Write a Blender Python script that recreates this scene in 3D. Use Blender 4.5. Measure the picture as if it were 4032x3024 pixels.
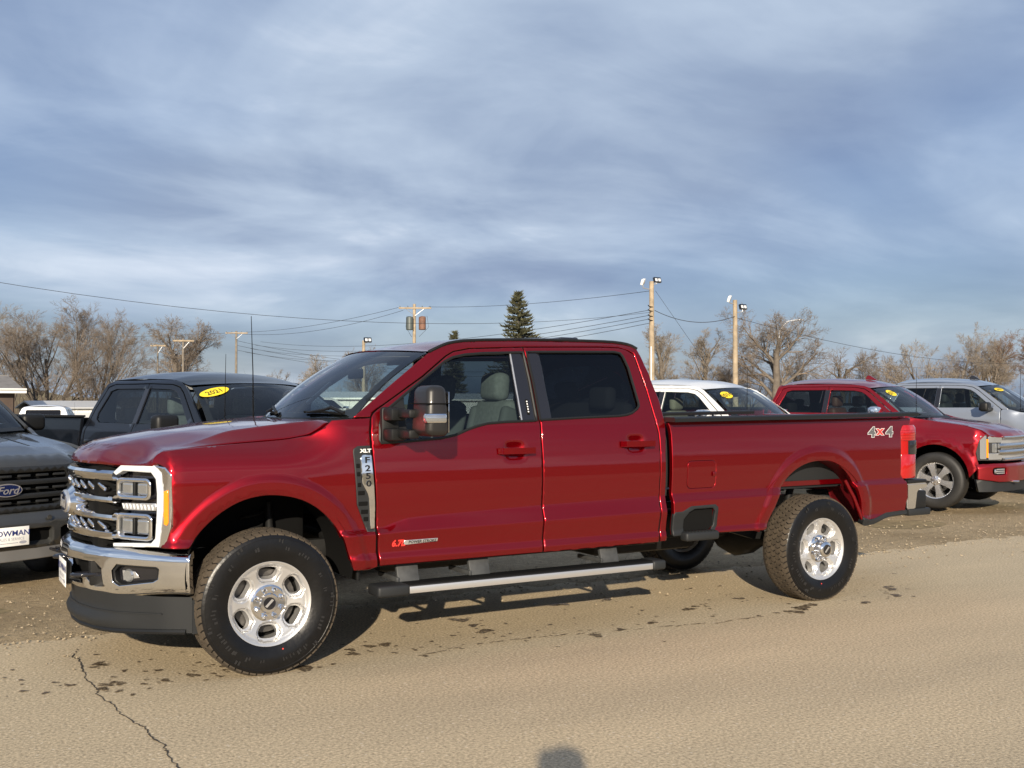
import bpy, bmesh, math, random
import numpy as np
from mathutils import Vector, Matrix
from mathutils.geometry import delaunay_2d_cdt

scene = bpy.context.scene
for o in list(bpy.data.objects):
    bpy.data.objects.remove(o)
COL = scene.collection
rad = math.radians

# ------------------------------------------------------------------ camera
YAW, PITCH, FPX = 30.17, 1.0746, 4080.0
CAM = Vector((-1.809, -6.866, 1.562))
cam = bpy.data.cameras.new('camera')
cam.sensor_width = 36.0
cam.lens = FPX / 4032.0 * 36.0
cam.clip_start = 0.05
cam.clip_end = 5000
camo = bpy.data.objects.new('camera', cam)
camo.location = CAM
camo.rotation_euler = (rad(90 + PITCH), 0, rad(-YAW))
COL.objects.link(camo)
scene.camera = camo

# ------------------------------------------------------------------ sky, sun, exposure
SUN_EL, SUN_AZ = 18.5, 32.8           # light travels towards +y, turned 32.8 deg to +x
scene.view_settings.view_transform = 'Standard'
scene.view_settings.look = 'None'
scene.view_settings.exposure = 0.50
scene.view_settings.gamma = 1.0
world = bpy.data.worlds.new('World')
scene.world = world
world.use_nodes = True
wn = world.node_tree
wn.nodes.clear()


def N(tree, kind, **kw):
    n = tree.nodes.new(kind)
    for k, v in kw.items():
        if k == 'inp':
            for a, b in v.items():
                n.inputs[a].default_value = b
        else:
            setattr(n, k, v)
    return n


def build_sky():
    t = wn
    L = t.links.new
    out = N(t, 'ShaderNodeOutputWorld')
    bg = N(t, 'ShaderNodeBackground', inp={'Strength': 0.076})
    L(bg.outputs[0], out.inputs[0])
    sky = N(t, 'ShaderNodeTexSky', sky_type='NISHITA', sun_disc=False)
    sky.sun_elevation = rad(SUN_EL)
    sky.sun_rotation = rad(180 + SUN_AZ)
    sky.air_density = 1.2
    sky.dust_density = 1.5
    sky.ozone_density = 2.0
    tc = N(t, 'ShaderNodeTexCoord')
    sep = N(t, 'ShaderNodeSeparateXYZ')
    L(tc.outputs['Generated'], sep.inputs[0])
    mx = N(t, 'ShaderNodeMath', operation='MAXIMUM', inp={1: 0.0})
    L(sep.outputs[2], mx.inputs[0])
    ad = N(t, 'ShaderNodeMath', operation='ADD', inp={1: 0.24})
    L(mx.outputs[0], ad.inputs[0])
    dx = N(t, 'ShaderNodeMath', operation='DIVIDE')
    dy = N(t, 'ShaderNodeMath', operation='DIVIDE')
    L(sep.outputs[0], dx.inputs[0]); L(ad.outputs[0], dx.inputs[1])
    L(sep.outputs[1], dy.inputs[0]); L(ad.outputs[0], dy.inputs[1])
    cmb = N(t, 'ShaderNodeCombineXYZ')
    L(dx.outputs[0], cmb.inputs[0]); L(dy.outputs[0], cmb.inputs[1])
    mp = N(t, 'ShaderNodeMapping')
    mp.inputs['Rotation'].default_value = (0, 0, rad(28))
    mp.inputs['Scale'].default_value = (0.75, 1.0, 1)
    mp.inputs['Location'].default_value = (SKY_OFF[0], SKY_OFF[1], 0)
    L(cmb.outputs[0], mp.inputs[0])
    n1 = N(t, 'ShaderNodeTexNoise', inp={'Scale': 0.95, 'Detail': 6.0, 'Roughness': 0.52, 'Distortion': 0.6})
    n2 = N(t, 'ShaderNodeTexNoise', inp={'Scale': 2.9, 'Detail': 7.0, 'Roughness': 0.56, 'Distortion': 0.5})
    n3 = N(t, 'ShaderNodeTexNoise', inp={'Scale': 0.45, 'Detail': 3.0, 'Roughness': 0.5})
    for n in (n1, n2, n3):
        L(mp.outputs[0], n.inputs['Vector'])
    add = N(t, 'ShaderNodeMath', operation='MULTIPLY_ADD', inp={1: 0.30})
    L(n2.outputs[0], add.inputs[0]); L(n1.outputs[0], add.inputs[2])
    # shade inside the cloud deck: dark slate undersides to pale thin streaks
    rp = N(t, 'ShaderNodeValToRGB')
    e = rp.color_ramp.elements
    e[0].position = 0.44; e[0].color = (2.0, 2.7, 4.3, 1)
    e[1].position = 0.83; e[1].color = (7.4, 8.1, 9.2, 1)
    m = e.new(0.59); m.color = (3.0, 3.85, 5.4, 1)
    m = e.new(0.71); m.color = (4.5, 5.45, 6.9, 1)
    L(add.outputs[0], rp.inputs[0])
    # where the deck opens, the clear sky shows through
    r2 = N(t, 'ShaderNodeValToRGB')
    r2.color_ramp.elements[0].position = 0.40
    r2.color_ramp.elements[0].color = (0.45, 0.45, 0.45, 1)
    r2.color_ramp.elements[1].position = 0.56
    r2.color_ramp.elements[1].color = (1, 1, 1, 1)
    L(n3.outputs[0], r2.inputs[0])
    mix = N(t, 'ShaderNodeMix', data_type='RGBA')
    L(r2.outputs[0], mix.inputs[0])
    tint = N(t, 'ShaderNodeMix', data_type='RGBA', blend_type='MULTIPLY')
    tint.inputs[0].default_value = 1.0
    tint.inputs[7].default_value = (0.72, 0.80, 1.08, 1)
    L(sky.outputs[0], tint.inputs[6])
    L(tint.outputs[2], mix.inputs[6])
    L(rp.outputs[0], mix.inputs[7])
    L(mix.outputs[2], bg.inputs[0])


SKY_OFF = (0.3, 1.7)
build_sky()
sun = bpy.data.lights.new('sun', 'SUN')
sun.energy = 5.0
sun.angle = rad(0.6)
sun.color = (1.0, 0.87, 0.69)
suno = bpy.data.objects.new('sun', sun)
sd = Vector((math.sin(rad(SUN_AZ)) * math.cos(rad(SUN_EL)), math.cos(rad(SUN_AZ)) * math.cos(rad(SUN_EL)), -math.sin(rad(SUN_EL))))
suno.rotation_euler = sd.to_track_quat('-Z', 'Y').to_euler()
suno.location = (0, -20, 20)
COL.objects.link(suno)

# ------------------------------------------------------------------ materials
MATS = {}


def mat(name, col=(0.5, 0.5, 0.5), rough=0.5, metal=0.0, coat=0.0, spec=0.5, emit=None, noise=None, bump=None, trans=0.0, coat_rough=0.03):
    if name in MATS:
        return MATS[name]
    m = bpy.data.materials.new(name)
    m.use_nodes = True
    t = m.node_tree
    b = t.nodes['Principled BSDF']
    b.inputs['Base Color'].default_value = (*col, 1)
    b.inputs['Roughness'].default_value = rough
    b.inputs['Metallic'].default_value = metal
    b.inputs['Coat Weight'].default_value = coat
    b.inputs['Coat Roughness'].default_value = coat_rough
    b.inputs['Coat IOR'].default_value = 1.5
    b.inputs['Specular IOR Level'].default_value = 0.12 if (coat >= 1.0 and metal > 0.2) else spec
    b.inputs['Transmission Weight'].default_value = trans
    if emit:
        b.inputs['Emission Color'].default_value = (*emit[0], 1)
        b.inputs['Emission Strength'].default_value = emit[1]
    tc = N(t, 'ShaderNodeTexCoord')
    if noise:      # (scale, amount, detail): mottling of the base colour
        n = N(t, 'ShaderNodeTexNoise', inp={'Scale': noise[0], 'Detail': noise[2] if len(noise) > 2 else 4.0, 'Roughness': 0.6})
        t.links.new(tc.outputs['Object'], n.inputs['Vector'])
        mr = N(t, 'ShaderNodeMapRange', inp={1: 0.3, 2: 0.7, 3: 1 - noise[1], 4: 1 + noise[1]})
        t.links.new(n.outputs[0], mr.inputs[0])
        hv = N(t, 'ShaderNodeHueSaturation', inp={'Color': (*col, 1)})
        t.links.new(mr.outputs[0], hv.inputs['Value'])
        t.links.new(hv.outputs[0], b.inputs['Base Color'])
    if bump:       # (scale, strength, distance)
        n = N(t, 'ShaderNodeTexNoise', inp={'Scale': bump[0], 'Detail': 3.0})
        t.links.new(tc.outputs['Object'], n.inputs['Vector'])
        bp = N(t, 'ShaderNodeBump', inp={'Strength': bump[1], 'Distance': bump[2]})
        t.links.new(n.outputs[0], bp.inputs['Height'])
        t.links.new(bp.outputs[0], b.inputs['Normal'])
    MATS[name] = m
    return m


def glass_mat(name, tint, refl=1.45):
    if name in MATS:
        return MATS[name]
    m = bpy.data.materials.new(name)
    m.use_nodes = True
    t = m.node_tree
    t.nodes.clear()
    out = N(t, 'ShaderNodeOutputMaterial')
    tr = N(t, 'ShaderNodeBsdfTransparent', inp={'Color': (*tint, 1)})
    gl = N(t, 'ShaderNodeBsdfGlossy', inp={'Roughness': 0.015, 'Color': (1, 1, 1, 1)})
    fr = N(t, 'ShaderNodeFresnel', inp={'IOR': refl})
    mx = N(t, 'ShaderNodeMixShader')
    t.links.new(fr.outputs[0], mx.inputs[0])
    t.links.new(tr.outputs[0], mx.inputs[1])
    t.links.new(gl.outputs[0], mx.inputs[2])
    t.links.new(mx.outputs[0], out.inputs[0])
    MATS[name] = m
    return m


def paint(name, col, metal=0.45, rough=0.32):
    return mat(name, col, rough, metal, coat=1.0, coat_rough=0.05)


RED = paint("red_metallic_paint", (0.225, 0.0010, 0.0052), 0.80, 0.38)
CHROME = mat('chrome', (0.82, 0.82, 0.83), 0.07, 1.0)
SATIN = mat('satin_metal', (0.62, 0.62, 0.62), 0.30, 0.75)
BLACKP = mat('black_plastic', (0.008, 0.0085, 0.009), 0.5, spec=.35, bump=(900, 0.15, 0.0006))
GREYP = mat('grey_plastic', (0.016, 0.0175, 0.019), 0.55, spec=.35, bump=(900, 0.2, 0.0006))
GLOSSB = mat('gloss_black', (0.012, 0.012, 0.015), 0.08, coat=0.5)
MATTEB = mat('matte_black', (0.006, 0.006, 0.006), 0.85, spec=0.1)
CHASSIS = mat('chassis_black', (0.010, 0.010, 0.010), 0.6, spec=0.2, noise=(8, 0.4))
RUBBER = mat('tyre_rubber', (0.005, 0.005, 0.0055), 0.34, spec=0.35, noise=(14, 0.25), bump=(38, 0.35, 0.004))
TREADM = mat('dusty_tread_rubber', (0.058, 0.044, 0.029), 0.85, noise=(22, 0.35))
RIMS = mat('silver_wheel_paint', (0.60, 0.60, 0.60), 0.32, 0.7, coat=0.15)
WHITEP = mat('white_lens', (0.62, 0.645, 0.66), 0.12, coat=0.8)
AMBER = mat('amber_lens', (0.85, 0.27, 0.01), 0.12, coat=0.8)
REDLENS = mat('red_lens', (0.36, 0.004, 0.005), 0.08, coat=1.0)
FABRIC = mat('grey_seat_fabric', (0.25, 0.255, 0.25), 0.9, noise=(40, 0.15))
DARKIN = mat('dark_interior', (0.05, 0.053, 0.056), 0.7)
GREYIN = mat('grey_headliner', (0.30, 0.31, 0.31), 0.9)
GL_CLEAR = glass_mat('clear_glass', (0.82, 0.89, 0.88), 1.52)
GL_SIDE = glass_mat('light_tint_glass', (0.42, 0.50, 0.50))
GL_DARK = glass_mat('dark_tint_glass', (0.20, 0.225, 0.24))
LAMPGL = mat('lamp_glass', (0.42, 0.44, 0.46), 0.06, 0.75, coat=1.0)
WHITEPL = mat('plate_white', (0.82, 0.82, 0.80), 0.35)
NAVY = mat('navy_print', (0.02, 0.035, 0.16), 0.5)
BLUEOV = mat('emblem_blue', (0.006, 0.014, 0.06), 0.15, coat=1.0)
YELLOW = mat('yellow_sticker', (0.83, 0.62, 0.02), 0.5)
INK = mat('black_print', (0.01, 0.01, 0.01), 0.5)
REDINK = mat('red_print', (0.75, 0.04, 0.03), 0.4)

# ------------------------------------------------------------------ mesh helpers


def link(o, parent=None):
    COL.objects.link(o)
    if parent is not None:
        o.parent = parent
    return o


def tag(o, label=None, cat=None, group=None, kind=None):
    if label: o['label'] = label
    if cat: o['category'] = cat
    if group: o['group'] = group
    if kind: o['kind'] = kind
    return o


def empty(name, loc=(0, 0, 0), rz=0.0, label=None, cat=None, group=None):
    o = bpy.data.objects.new(name, None)
    o.empty_display_size = 0.3
    o.location = loc
    o.rotation_euler = (0, 0, rz)
    link(o)
    return tag(o, label, cat, group)


def mesh_obj(name, verts, faces, m, parent=None, smooth=True, normals=None, angle=None):
    me = bpy.data.meshes.new(name)
    me.from_pydata([tuple(v) for v in verts], [], [tuple(f) for f in faces])
    if smooth:
        me.polygons.foreach_set('use_smooth', [True] * len(me.polygons))
    if normals is not None:
        me.normals_split_custom_set_from_vertices([tuple(n) for n in normals])
    elif smooth and angle:
        me.set_sharp_from_angle(angle=rad(angle))
    me.materials.append(m)
    me.update()
    o = bpy.data.objects.new(name, me)
    return link(o, parent)


def bm_obj(name, bm, m, parent=None, smooth=True, angle=35):
    bmesh.ops.recalc_face_normals(bm, faces=bm.faces)
    me = bpy.data.meshes.new(name)
    bm.to_mesh(me)
    bm.free()
    if smooth:
        me.polygons.foreach_set('use_smooth', [True] * len(me.polygons))
        me.set_sharp_from_angle(angle=rad(angle))
    me.materials.append(m)
    o = bpy.data.objects.new(name, me)
    return link(o, parent)


def mirror(o, parent=None):
    """the same piece on the other side of the vehicle (shares mesh data), children too"""
    c = o.copy()
    c.scale = (1, -1, 1)
    link(c, parent if parent is not None else o.parent)
    for ch in list(o.children):
        d = ch.copy()
        link(d, c)
    return c


def add_box(bm, c, s, rot=None, bevel=0.0, seg=2):
    r = bmesh.ops.create_cube(bm, size=1.0)
    vs = r['verts']
    bmesh.ops.scale(bm, vec=s, verts=vs)
    if bevel > 0:
        es = list({e for v in vs for e in v.link_edges})
        q = bmesh.ops.bevel(bm, geom=es, offset=bevel, segments=seg, affect='EDGES', profile=0.5)
        vs = list({v for f in q['faces'] for v in f.verts} | {v for v in vs if v.is_valid})
    if rot is not None:
        bmesh.ops.transform(bm, matrix=rot, verts=vs)
    bmesh.ops.translate(bm, vec=c, verts=vs)
    return vs


def box(name, c, s, m, parent=None, bevel=0.01, rot=None, seg=2):
    bm = bmesh.new()
    add_box(bm, c, s, rot, bevel, seg)
    return bm_obj(name, bm, m, parent)


def frame(d):
    d = Vector(d).normalized()
    up = Vector((0, 0, 1)) if abs(d.z) < 0.95 else Vector((1, 0, 0))
    a = d.cross(up).normalized()
    return a, a.cross(d).normalized()


def tube_geo(path, r, n=8, cap=True):
    """path of points with radius r (number or list) -> verts, faces"""
    V, F = [], []
    k = len(path)
    rr = r if hasattr(r, '__len__') else [r] * k
    P = [Vector(p) for p in path]
    a0 = None
    for i in range(k):
        d = (P[min(i + 1, k - 1)] - P[max(i - 1, 0)])
        a, b = frame(d)
        if a0 is not None:
            a = (a0 - d.normalized() * a0.dot(d.normalized())).normalized()
            b = a.cross(d.normalized())
        a0 = a
        for j in range(n):
            t = 2 * math.pi * j / n
            V.append(P[i] + a * (math.cos(t) * rr[i]) + b * (math.sin(t) * rr[i]))
    for i in range(k - 1):
        for j in range(n):
            F.append((i * n + j, i * n + (j + 1) % n, (i + 1) * n + (j + 1) % n, (i + 1) * n + j))
    if cap:
        F.append(tuple(range(n))[::-1])
        F.append(tuple(range((k - 1) * n, k * n)))
    return V, F


def tube(name, path, r, m, parent=None, n=8):
    V, F = tube_geo(path, r, n)
    return mesh_obj(name, V, F, m, parent, angle=50)


def lathe(name, prof, m, parent=None, n=48, axis='y', c=(0, 0, 0), angle=35):
    """prof: (radius, along-axis) pairs revolved about an axis through c"""
    V, F = [], []
    k = len(prof)
    for i in range(n):
        t = 2 * math.pi * i / n
        for r, a in prof:
            if axis == 'y':
                V.append((c[0] + r * math.cos(t), c[1] + a, c[2] + r * math.sin(t)))
            elif axis == 'z':
                V.append((c[0] + r * math.cos(t), c[1] + r * math.sin(t), c[2] + a))
            else:
                V.append((c[0] + a, c[1] + r * math.cos(t), c[2] + r * math.sin(t)))
    for i in range(n):
        for j in range(k - 1):
            F.append((i * k + j, ((i + 1) % n) * k + j, ((i + 1) % n) * k + j + 1, i * k + j + 1))
    bm = bmesh.new()
    vs = [bm.verts.new(v) for v in V]
    for f in F:
        try:
            bm.faces.new([vs[i] for i in f])
        except ValueError:
            pass
    bmesh.ops.remove_doubles(bm, verts=bm.verts, dist=1e-5)
    return bm_obj(name, bm, m, parent, angle=angle)


def prism(name, poly, h, m, parent=None, plane='xz', off=0.0, bevel=0.0, smooth=True):
    """polygon in a plane extruded by h along the plane's normal, starting at off"""
    def to3(p, w):
        if plane == 'xz': return (p[0], w, p[1])
        if plane == 'xy': return (p[0], p[1], w)
        return (w, p[0], p[1])
    bm = bmesh.new()
    a = [bm.verts.new(to3(p, off)) for p in poly]
    b = [bm.verts.new(to3(p, off + h)) for p in poly]
    n = len(poly)
    bm.faces.new(a)
    bm.faces.new(b[::-1])
    for i in range(n):
        bm.faces.new((a[i], a[(i + 1) % n], b[(i + 1) % n], b[i]))
    if bevel > 0:
        bmesh.ops.recalc_face_normals(bm, faces=bm.faces)
        bmesh.ops.bevel(bm, geom=list(bm.edges), offset=bevel, segments=2, affect='EDGES', clamp_overlap=True)
    return bm_obj(name, bm, m, parent, smooth)


def resample(poly, step, closed=True):
    out = []
    n = len(poly)
    rng = n if closed else n - 1
    for i in range(rng):
        a = np.array(poly[i]); b = np.array(poly[(i + 1) % n])
        k = max(1, int(math.ceil(np.linalg.norm(b - a) / step)))
        for j in range(k):
            out.append(tuple(a + (b - a) * j / k))
    if not closed:
        out.append(tuple(poly[-1]))
    return out


def smooth_poly(poly, it=2, closed=True):
    """Chaikin corner cutting"""
    p = [np.array(q, float) for q in poly]
    for _ in range(it):
        q = []
        n = len(p)
        if not closed: q.append(p[0])
        for i in range(n if closed else n - 1):
            a, b = p[i], p[(i + 1) % n]
            q += [a * .75 + b * .25, a * .25 + b * .75]
        if not closed: q.append(p[-1])
        p = q
    return [tuple(q) for q in p]


def rrect(u0, v0, u1, v1, r, n=4):
    out = []
    for cx, cy, a0 in ((u1 - r, v1 - r, 0), (u0 + r, v1 - r, 90), (u0 + r, v0 + r, 180), (u1 - r, v0 + r, 270)):
        for i in range(n + 1):
            t = rad(a0 + 90 * i / n)
            out.append((cx + r * math.cos(t), cy + r * math.sin(t)))
    return out


def in_poly(P, poly):
    x, y = P[:, 0], P[:, 1]
    ins = np.zeros(len(P), bool)
    n = len(poly)
    for i in range(n):
        x1, y1 = poly[i]; x2, y2 = poly[(i + 1) % n]
        c = (y1 > y) != (y2 > y)
        if abs(y2 - y1) > 1e-12:
            ins ^= c & (x < (x2 - x1) * (y - y1) / (y2 - y1) + x1)
    return ins


def seg_dist(P, poly, closed=True):
    d = np.full(len(P), 1e9)
    n = len(poly)
    for i in range(n if closed else n - 1):
        a = np.array(poly[i]); b = np.array(poly[(i + 1) % n])
        ab = b - a
        L2 = max(ab @ ab, 1e-12)
        t = np.clip(((P - a) @ ab) / L2, 0, 1)
        q = a + t[:, None] * ab
        d = np.minimum(d, np.hypot(*(P - q).T))
    return d


def panel(name, outline, F, m, parent=None, holes=(), step=0.03, lines=(), fine=(), rnd=0.004, flange=0.03, out=(0, -1, 0), eps=0.003, crease=0.008):
    """a sheet over a 2-D outline (with holes) bent by F(u, v); edges rolled over and turned inwards"""
    ol = resample(outline, step)
    hl = [resample(h, step) for h in holes]
    pts, edges = [], []

    def loop(l):
        s = len(pts)
        pts.extend(l)
        edges.extend((s + i, s + (i + 1) % len(l)) for i in range(len(l)))
    loop(ol)
    for h in hl:
        loop(h)
    A = np.array(ol)
    lo, hi = A.min(0), A.max(0)
    gx = np.arange(lo[0], hi[0], step)
    gy = np.arange(lo[1], hi[1], step * 0.87)
    G = [(x + (step / 2 if j % 2 else 0), y) for j, y in enumerate(gy) for x in gx]
    for (u0, v0, u1, v1, s) in fine:
        G = [g for g in G if not (u0 < g[0] < u1 and v0 < g[1] < v1)]
        G += [(x, y) for x in np.arange(u0, u1, s) for y in np.arange(v0, v1, s)]
    lset = []
    for ln in lines:
        q = resample(ln, step * 0.8, closed=False)
        q = np.array(q)
        t = np.gradient(q, axis=0)
        t /= np.maximum(np.linalg.norm(t, axis=1, keepdims=True), 1e-9)
        nrm = np.stack([-t[:, 1], t[:, 0]], 1)
        for o in (-crease, 0, crease):
            lset.append(q + nrm * o)
    if G:
        G = np.array(G)
        ok = in_poly(G, ol)
        d = seg_dist(G, ol)
        for h in hl:
            ok &= ~in_poly(G, h)
            d = np.minimum(d, seg_dist(G, h))
        ok &= d > step * 0.45 if not fine else d > 0.004
        for q in lset:
            ok &= seg_dist(G, [tuple(p) for p in q], False) > crease * 0.9
        pts.extend(map(tuple, G[ok]))
    # a row just inside each edge, so the roll-over stays at the edge
    for l in [ol] + hl:
        q = np.array(l)
        t = np.roll(q, -1, 0) - np.roll(q, 1, 0)
        t /= np.maximum(np.linalg.norm(t, axis=1, keepdims=True), 1e-9)
        nrm = np.stack([-t[:, 1], t[:, 0]], 1)
        for sgn in (1, -1):
            c = q + nrm * sgn * max(rnd * 1.6, 0.004)
            ok = in_poly(c, ol)
            dd = seg_dist(c, ol)
            for h in hl:
                ok &= ~in_poly(c, h)
                dd = np.minimum(dd, seg_dist(c, h))
            ok &= dd > rnd
            pts.extend(map(tuple, c[ok]))
    for q in lset:
        ok = in_poly(q, ol) & (seg_dist(q, ol) > 0.006)
        for h in hl:
            ok &= ~in_poly(q, h) & (seg_dist(q, h) > 0.006)
        prev = None
        for i, p in enumerate(q):
            if ok[i]:
                pts.append(tuple(p))
                if prev is not None:
                    edges.append((prev, len(pts) - 1))
                prev = len(pts) - 1
            else:
                prev = None
    r = delaunay_2d_cdt([Vector(p) for p in pts], edges, [], 0, 1e-6)
    V2 = np.array([(v.x, v.y) for v in r[0]])
    T = np.array([f for f in r[2] if len(f) == 3])
    cen = V2[T].mean(1)
    ok = in_poly(cen, ol)
    for h in hl:
        ok &= ~in_poly(cen, h)
    e1 = V2[T[:, 1]] - V2[T[:, 0]]
    e2 = V2[T[:, 2]] - V2[T[:, 0]]
    ok &= np.abs(e1[:, 0] * e2[:, 1] - e1[:, 1] * e2[:, 0]) > 1e-9
    T = T[ok]
    used = np.unique(T)
    remap = -np.ones(len(V2), int)
    remap[used] = np.arange(len(used))
    V2 = V2[used]
    T = remap[T]
    u, v = V2[:, 0], V2[:, 1]
    P = F(u, v)
    nu = F(u + eps, v) - F(u - eps, v)
    nv = F(u, v + eps) - F(u, v - eps)
    nn = np.cross(nu, nv)
    nn /= np.maximum(np.linalg.norm(nn, axis=1, keepdims=True), 1e-12)
    if (nn @ np.array(out)).mean() < 0:
        nn = -nn
        nu_flip = True
    # triangle winding
    fn = np.cross(P[T[:, 1]] - P[T[:, 0]], P[T[:, 2]] - P[T[:, 0]])
    flip = (fn * nn[T[:, 0]]).sum(1) < 0
    T[flip] = T[flip][:, ::-1]
    # boundary edges
    cnt = {}
    for a, b, c in T:
        for i, j in ((a, b), (b, c), (c, a)):
            k = (min(i, j), max(i, j))
            cnt[k] = None if k in cnt else (i, j)
    bnd = [e for e in cnt.values() if e is not None]
    tang = np.zeros_like(P)
    for i, j in bnd:
        d = P[j] - P[i]
        L = np.linalg.norm(d)
        if L < 1e-9: continue
        o = np.cross(d / L, nn[i])
        tang[i] += o; tang[j] += o
    bi = np.unique(np.array(bnd).ravel()) if bnd else np.array([], int)
    tl = np.linalg.norm(tang[bi], axis=1, keepdims=True)
    tb = tang[bi] / np.maximum(tl, 1e-9)
    base_n = nn[bi].copy()
    P[bi] -= base_n * rnd
    nn[bi] = base_n + tb * 0.9
    nn[bi] /= np.linalg.norm(nn[bi], axis=1, keepdims=True)
    verts = [P]
    norms = [nn]
    faces = [tuple(t) for t in T]
    if flange > 0:
        k = len(P)
        idx = {b: i for i, b in enumerate(bi)}
        nb = len(bi)
        verts += [P[bi].copy(), P[bi] - base_n * flange]
        norms += [tb, tb]
        for i, j in bnd:
            a, b = idx[i], idx[j]
            faces.append((k + b, k + a, k + nb + a, k + nb + b))
    return mesh_obj(name, np.concatenate(verts), faces, m, parent, True, np.concatenate(norms))


def patch(name, F, nu, nv, m, parent=None, thick=0.0, out=None):
    """grid surface F(s, t), s and t in 0..1"""
    s, t = np.meshgrid(np.linspace(0, 1, nu), np.linspace(0, 1, nv), indexing='ij')
    P = F(s.ravel(), t.ravel())
    faces = [(i * nv + j, (i + 1) * nv + j, (i + 1) * nv + j + 1, i * nv + j + 1) for i in range(nu - 1) for j in range(nv - 1)]
    if out is not None:
        a = np.cross(P[faces[len(faces) // 2][1]] - P[faces[len(faces) // 2][0]], P[faces[len(faces) // 2][3]] - P[faces[len(faces) // 2][0]])
        if a @ np.array(out) < 0:
            faces = [f[::-1] for f in faces]
    return mesh_obj(name, P, faces, m, parent)


def sweep(name, path, prof, m, parent=None, up=(0, 0, 1), closed_prof=True, angle=40):
    """profile (a, b) swept along path: a along path-normal (left of travel, level), b along up"""
    V, F = [], []
    P = [Vector(p) for p in path]
    U = Vector(up)
    k = len(prof)
    for i, p in enumerate(P):
        d = (P[min(i + 1, len(P) - 1)] - P[max(i - 1, 0)]).normalized()
        a = U.cross(d).normalized()
        b = d.cross(a)
        for q in prof:
            V.append(p + a * q[0] + b * q[1])
    kk = k if closed_prof else k - 1
    for i in range(len(P) - 1):
        for j in range(kk):
            F.append((i * k + j, i * k + (j + 1) % k, (i + 1) * k + (j + 1) % k, (i + 1) * k + j))
    if closed_prof:
        F.append(tuple(range(k)))
        F.append(tuple(range((len(P) - 1) * k, len(P) * k))[::-1])
    bm = bmesh.new()
    vs = [bm.verts.new(v) for v in V]
    for f in F:
        bm.faces.new([vs[i] for i in f])
    return bm_obj(name, bm, m, parent, angle=angle)


def text_geo(s, size=1.0, depth=0.0, shear=0.0, bold=0.0, sx=1.0, spacing=1.0):
    cu = bpy.data.curves.new('text', 'FONT')
    cu.body = s
    cu.size = size
    cu.align_x = 'CENTER'
    cu.align_y = 'CENTER'
    cu.extrude = depth
    cu.shear = shear
    cu.offset = bold
    cu.resolution_u = 2
    cu.space_character = spacing
    o = bpy.data.objects.new('text', cu)
    COL.objects.link(o)
    dg = bpy.context.evaluated_depsgraph_get()
    me = bpy.data.meshes.new_from_object(o.evaluated_get(dg))
    V = np.array([tuple(v.co) for v in me.vertices]) if len(me.vertices) else np.zeros((0, 3))
    F = [tuple(p.vertices) for p in me.polygons]
    bpy.data.objects.remove(o)
    bpy.data.curves.remove(cu)
    bpy.data.meshes.remove(me)
    if len(V):
        V[:, 0] *= sx
        V[:, 1] -= (V[:, 1].max() + V[:, 1].min()) / 2
    return V, F


def text_obj(name, s, m, parent, T, size=1.0, depth=0.0, **kw):
    """T maps an (n, 3) array of text-plane coordinates (right, up, out) to the object's space"""
    V, F = text_geo(s, size, depth, **kw)
    return mesh_obj(name, T(V), F, m, parent, smooth=False)


def join_geo(parts):
    V, F = [], []
    for v, f in parts:
        k = len(V)
        V.extend(v)
        F.extend(tuple(i + k for i in q) for q in f)
    return V, F


def sstep(a, b, x):
    t = np.clip((x - a) / (b - a), 0, 1)
    return t * t * (3 - 2 * t)


class Tab:
    """smoothed lookup table"""
    def __init__(self, pts, sm=0.012, dx=0.002):
        p = np.array(sorted(pts))
        x = np.arange(p[0, 0] - 0.3, p[-1, 0] + 0.3, dx)
        y = np.interp(x, p[:, 0], p[:, 1])
        k = max(1, int(sm / dx))
        if k > 1:
            w = np.hanning(2 * k + 1)
            w /= w.sum()
            y = np.convolve(np.pad(y, k, mode='edge'), w, 'valid')
        self.x, self.y = x, y

    def __call__(self, v):
        return np.interp(v, self.x, self.y)
# ================================================================== the red pickup in front
FARCH = [(-0.465, 0.757), (-0.388, 0.859), (-0.294, 0.942), (-0.186, 1.003), (-0.083, 1.030), (0.033, 1.034), (0.172, 1.006), (0.284, 0.947), (0.383, 0.855), (0.439, 0.771), (0.477, 0.671), (0.510, 0.564)]
RARCH = [(3.853, 0.602), (3.910, 0.705), (3.955, 0.792), (4.020, 0.904), (4.100, 0.996), (4.219, 1.069), (4.367, 1.108), (4.524, 1.108), (4.645, 1.078), (4.770, 0.989), (4.849, 0.884), (4.891, 0.788), (4.915, 0.690)]
FARCH = smooth_poly(FARCH, 2, False)
RARCH = smooth_poly(RARCH, 2, False)
U_CAB = Tab([(0.3, .955), (0.86, .957), (0.95, .967), (1.06, .974), (1.14, .973), (1.22, .968), (1.30, .959), (1.37, .947), (1.42, .936), (1.447, .926), (1.915, .772), (1.965, .748), (2.0, .715), (2.02, .685)], 0.028)
U_FEN = Tab([(0.3, .968), (0.86, .970), (1.0, .980), (1.12, .983), (1.20, .974), (1.26, .947), (1.30, .912), (1.335, .874), (1.36, .845), (1.47, .80)], 0.03)
U_BOX = Tab([(0.3, .960), (0.9, .960), (0.98, .967), (1.08, .974), (1.18, .973), (1.27, .968), (1.36, .960), (1.435, .950), (1.48, .94)], 0.06)
L_TAB = Tab([(0.3, .80), (0.45, .90), (0.52, .950), (0.56, .972), (0.612, .984), (0.648, .970), (0.70, .976), (0.77, .990), (1.0, .990)], 0.008)
ZT = Tab([(-1, .802), (0.655, .794), (0.72, .798), (0.786, .822), (0.873, .846), (0.98, .853), (1.79, .882), (2.91, .905), (2.96, .904), (3.87, .910), (4.92, .927), (5.8, .940)], 0.02)
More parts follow.
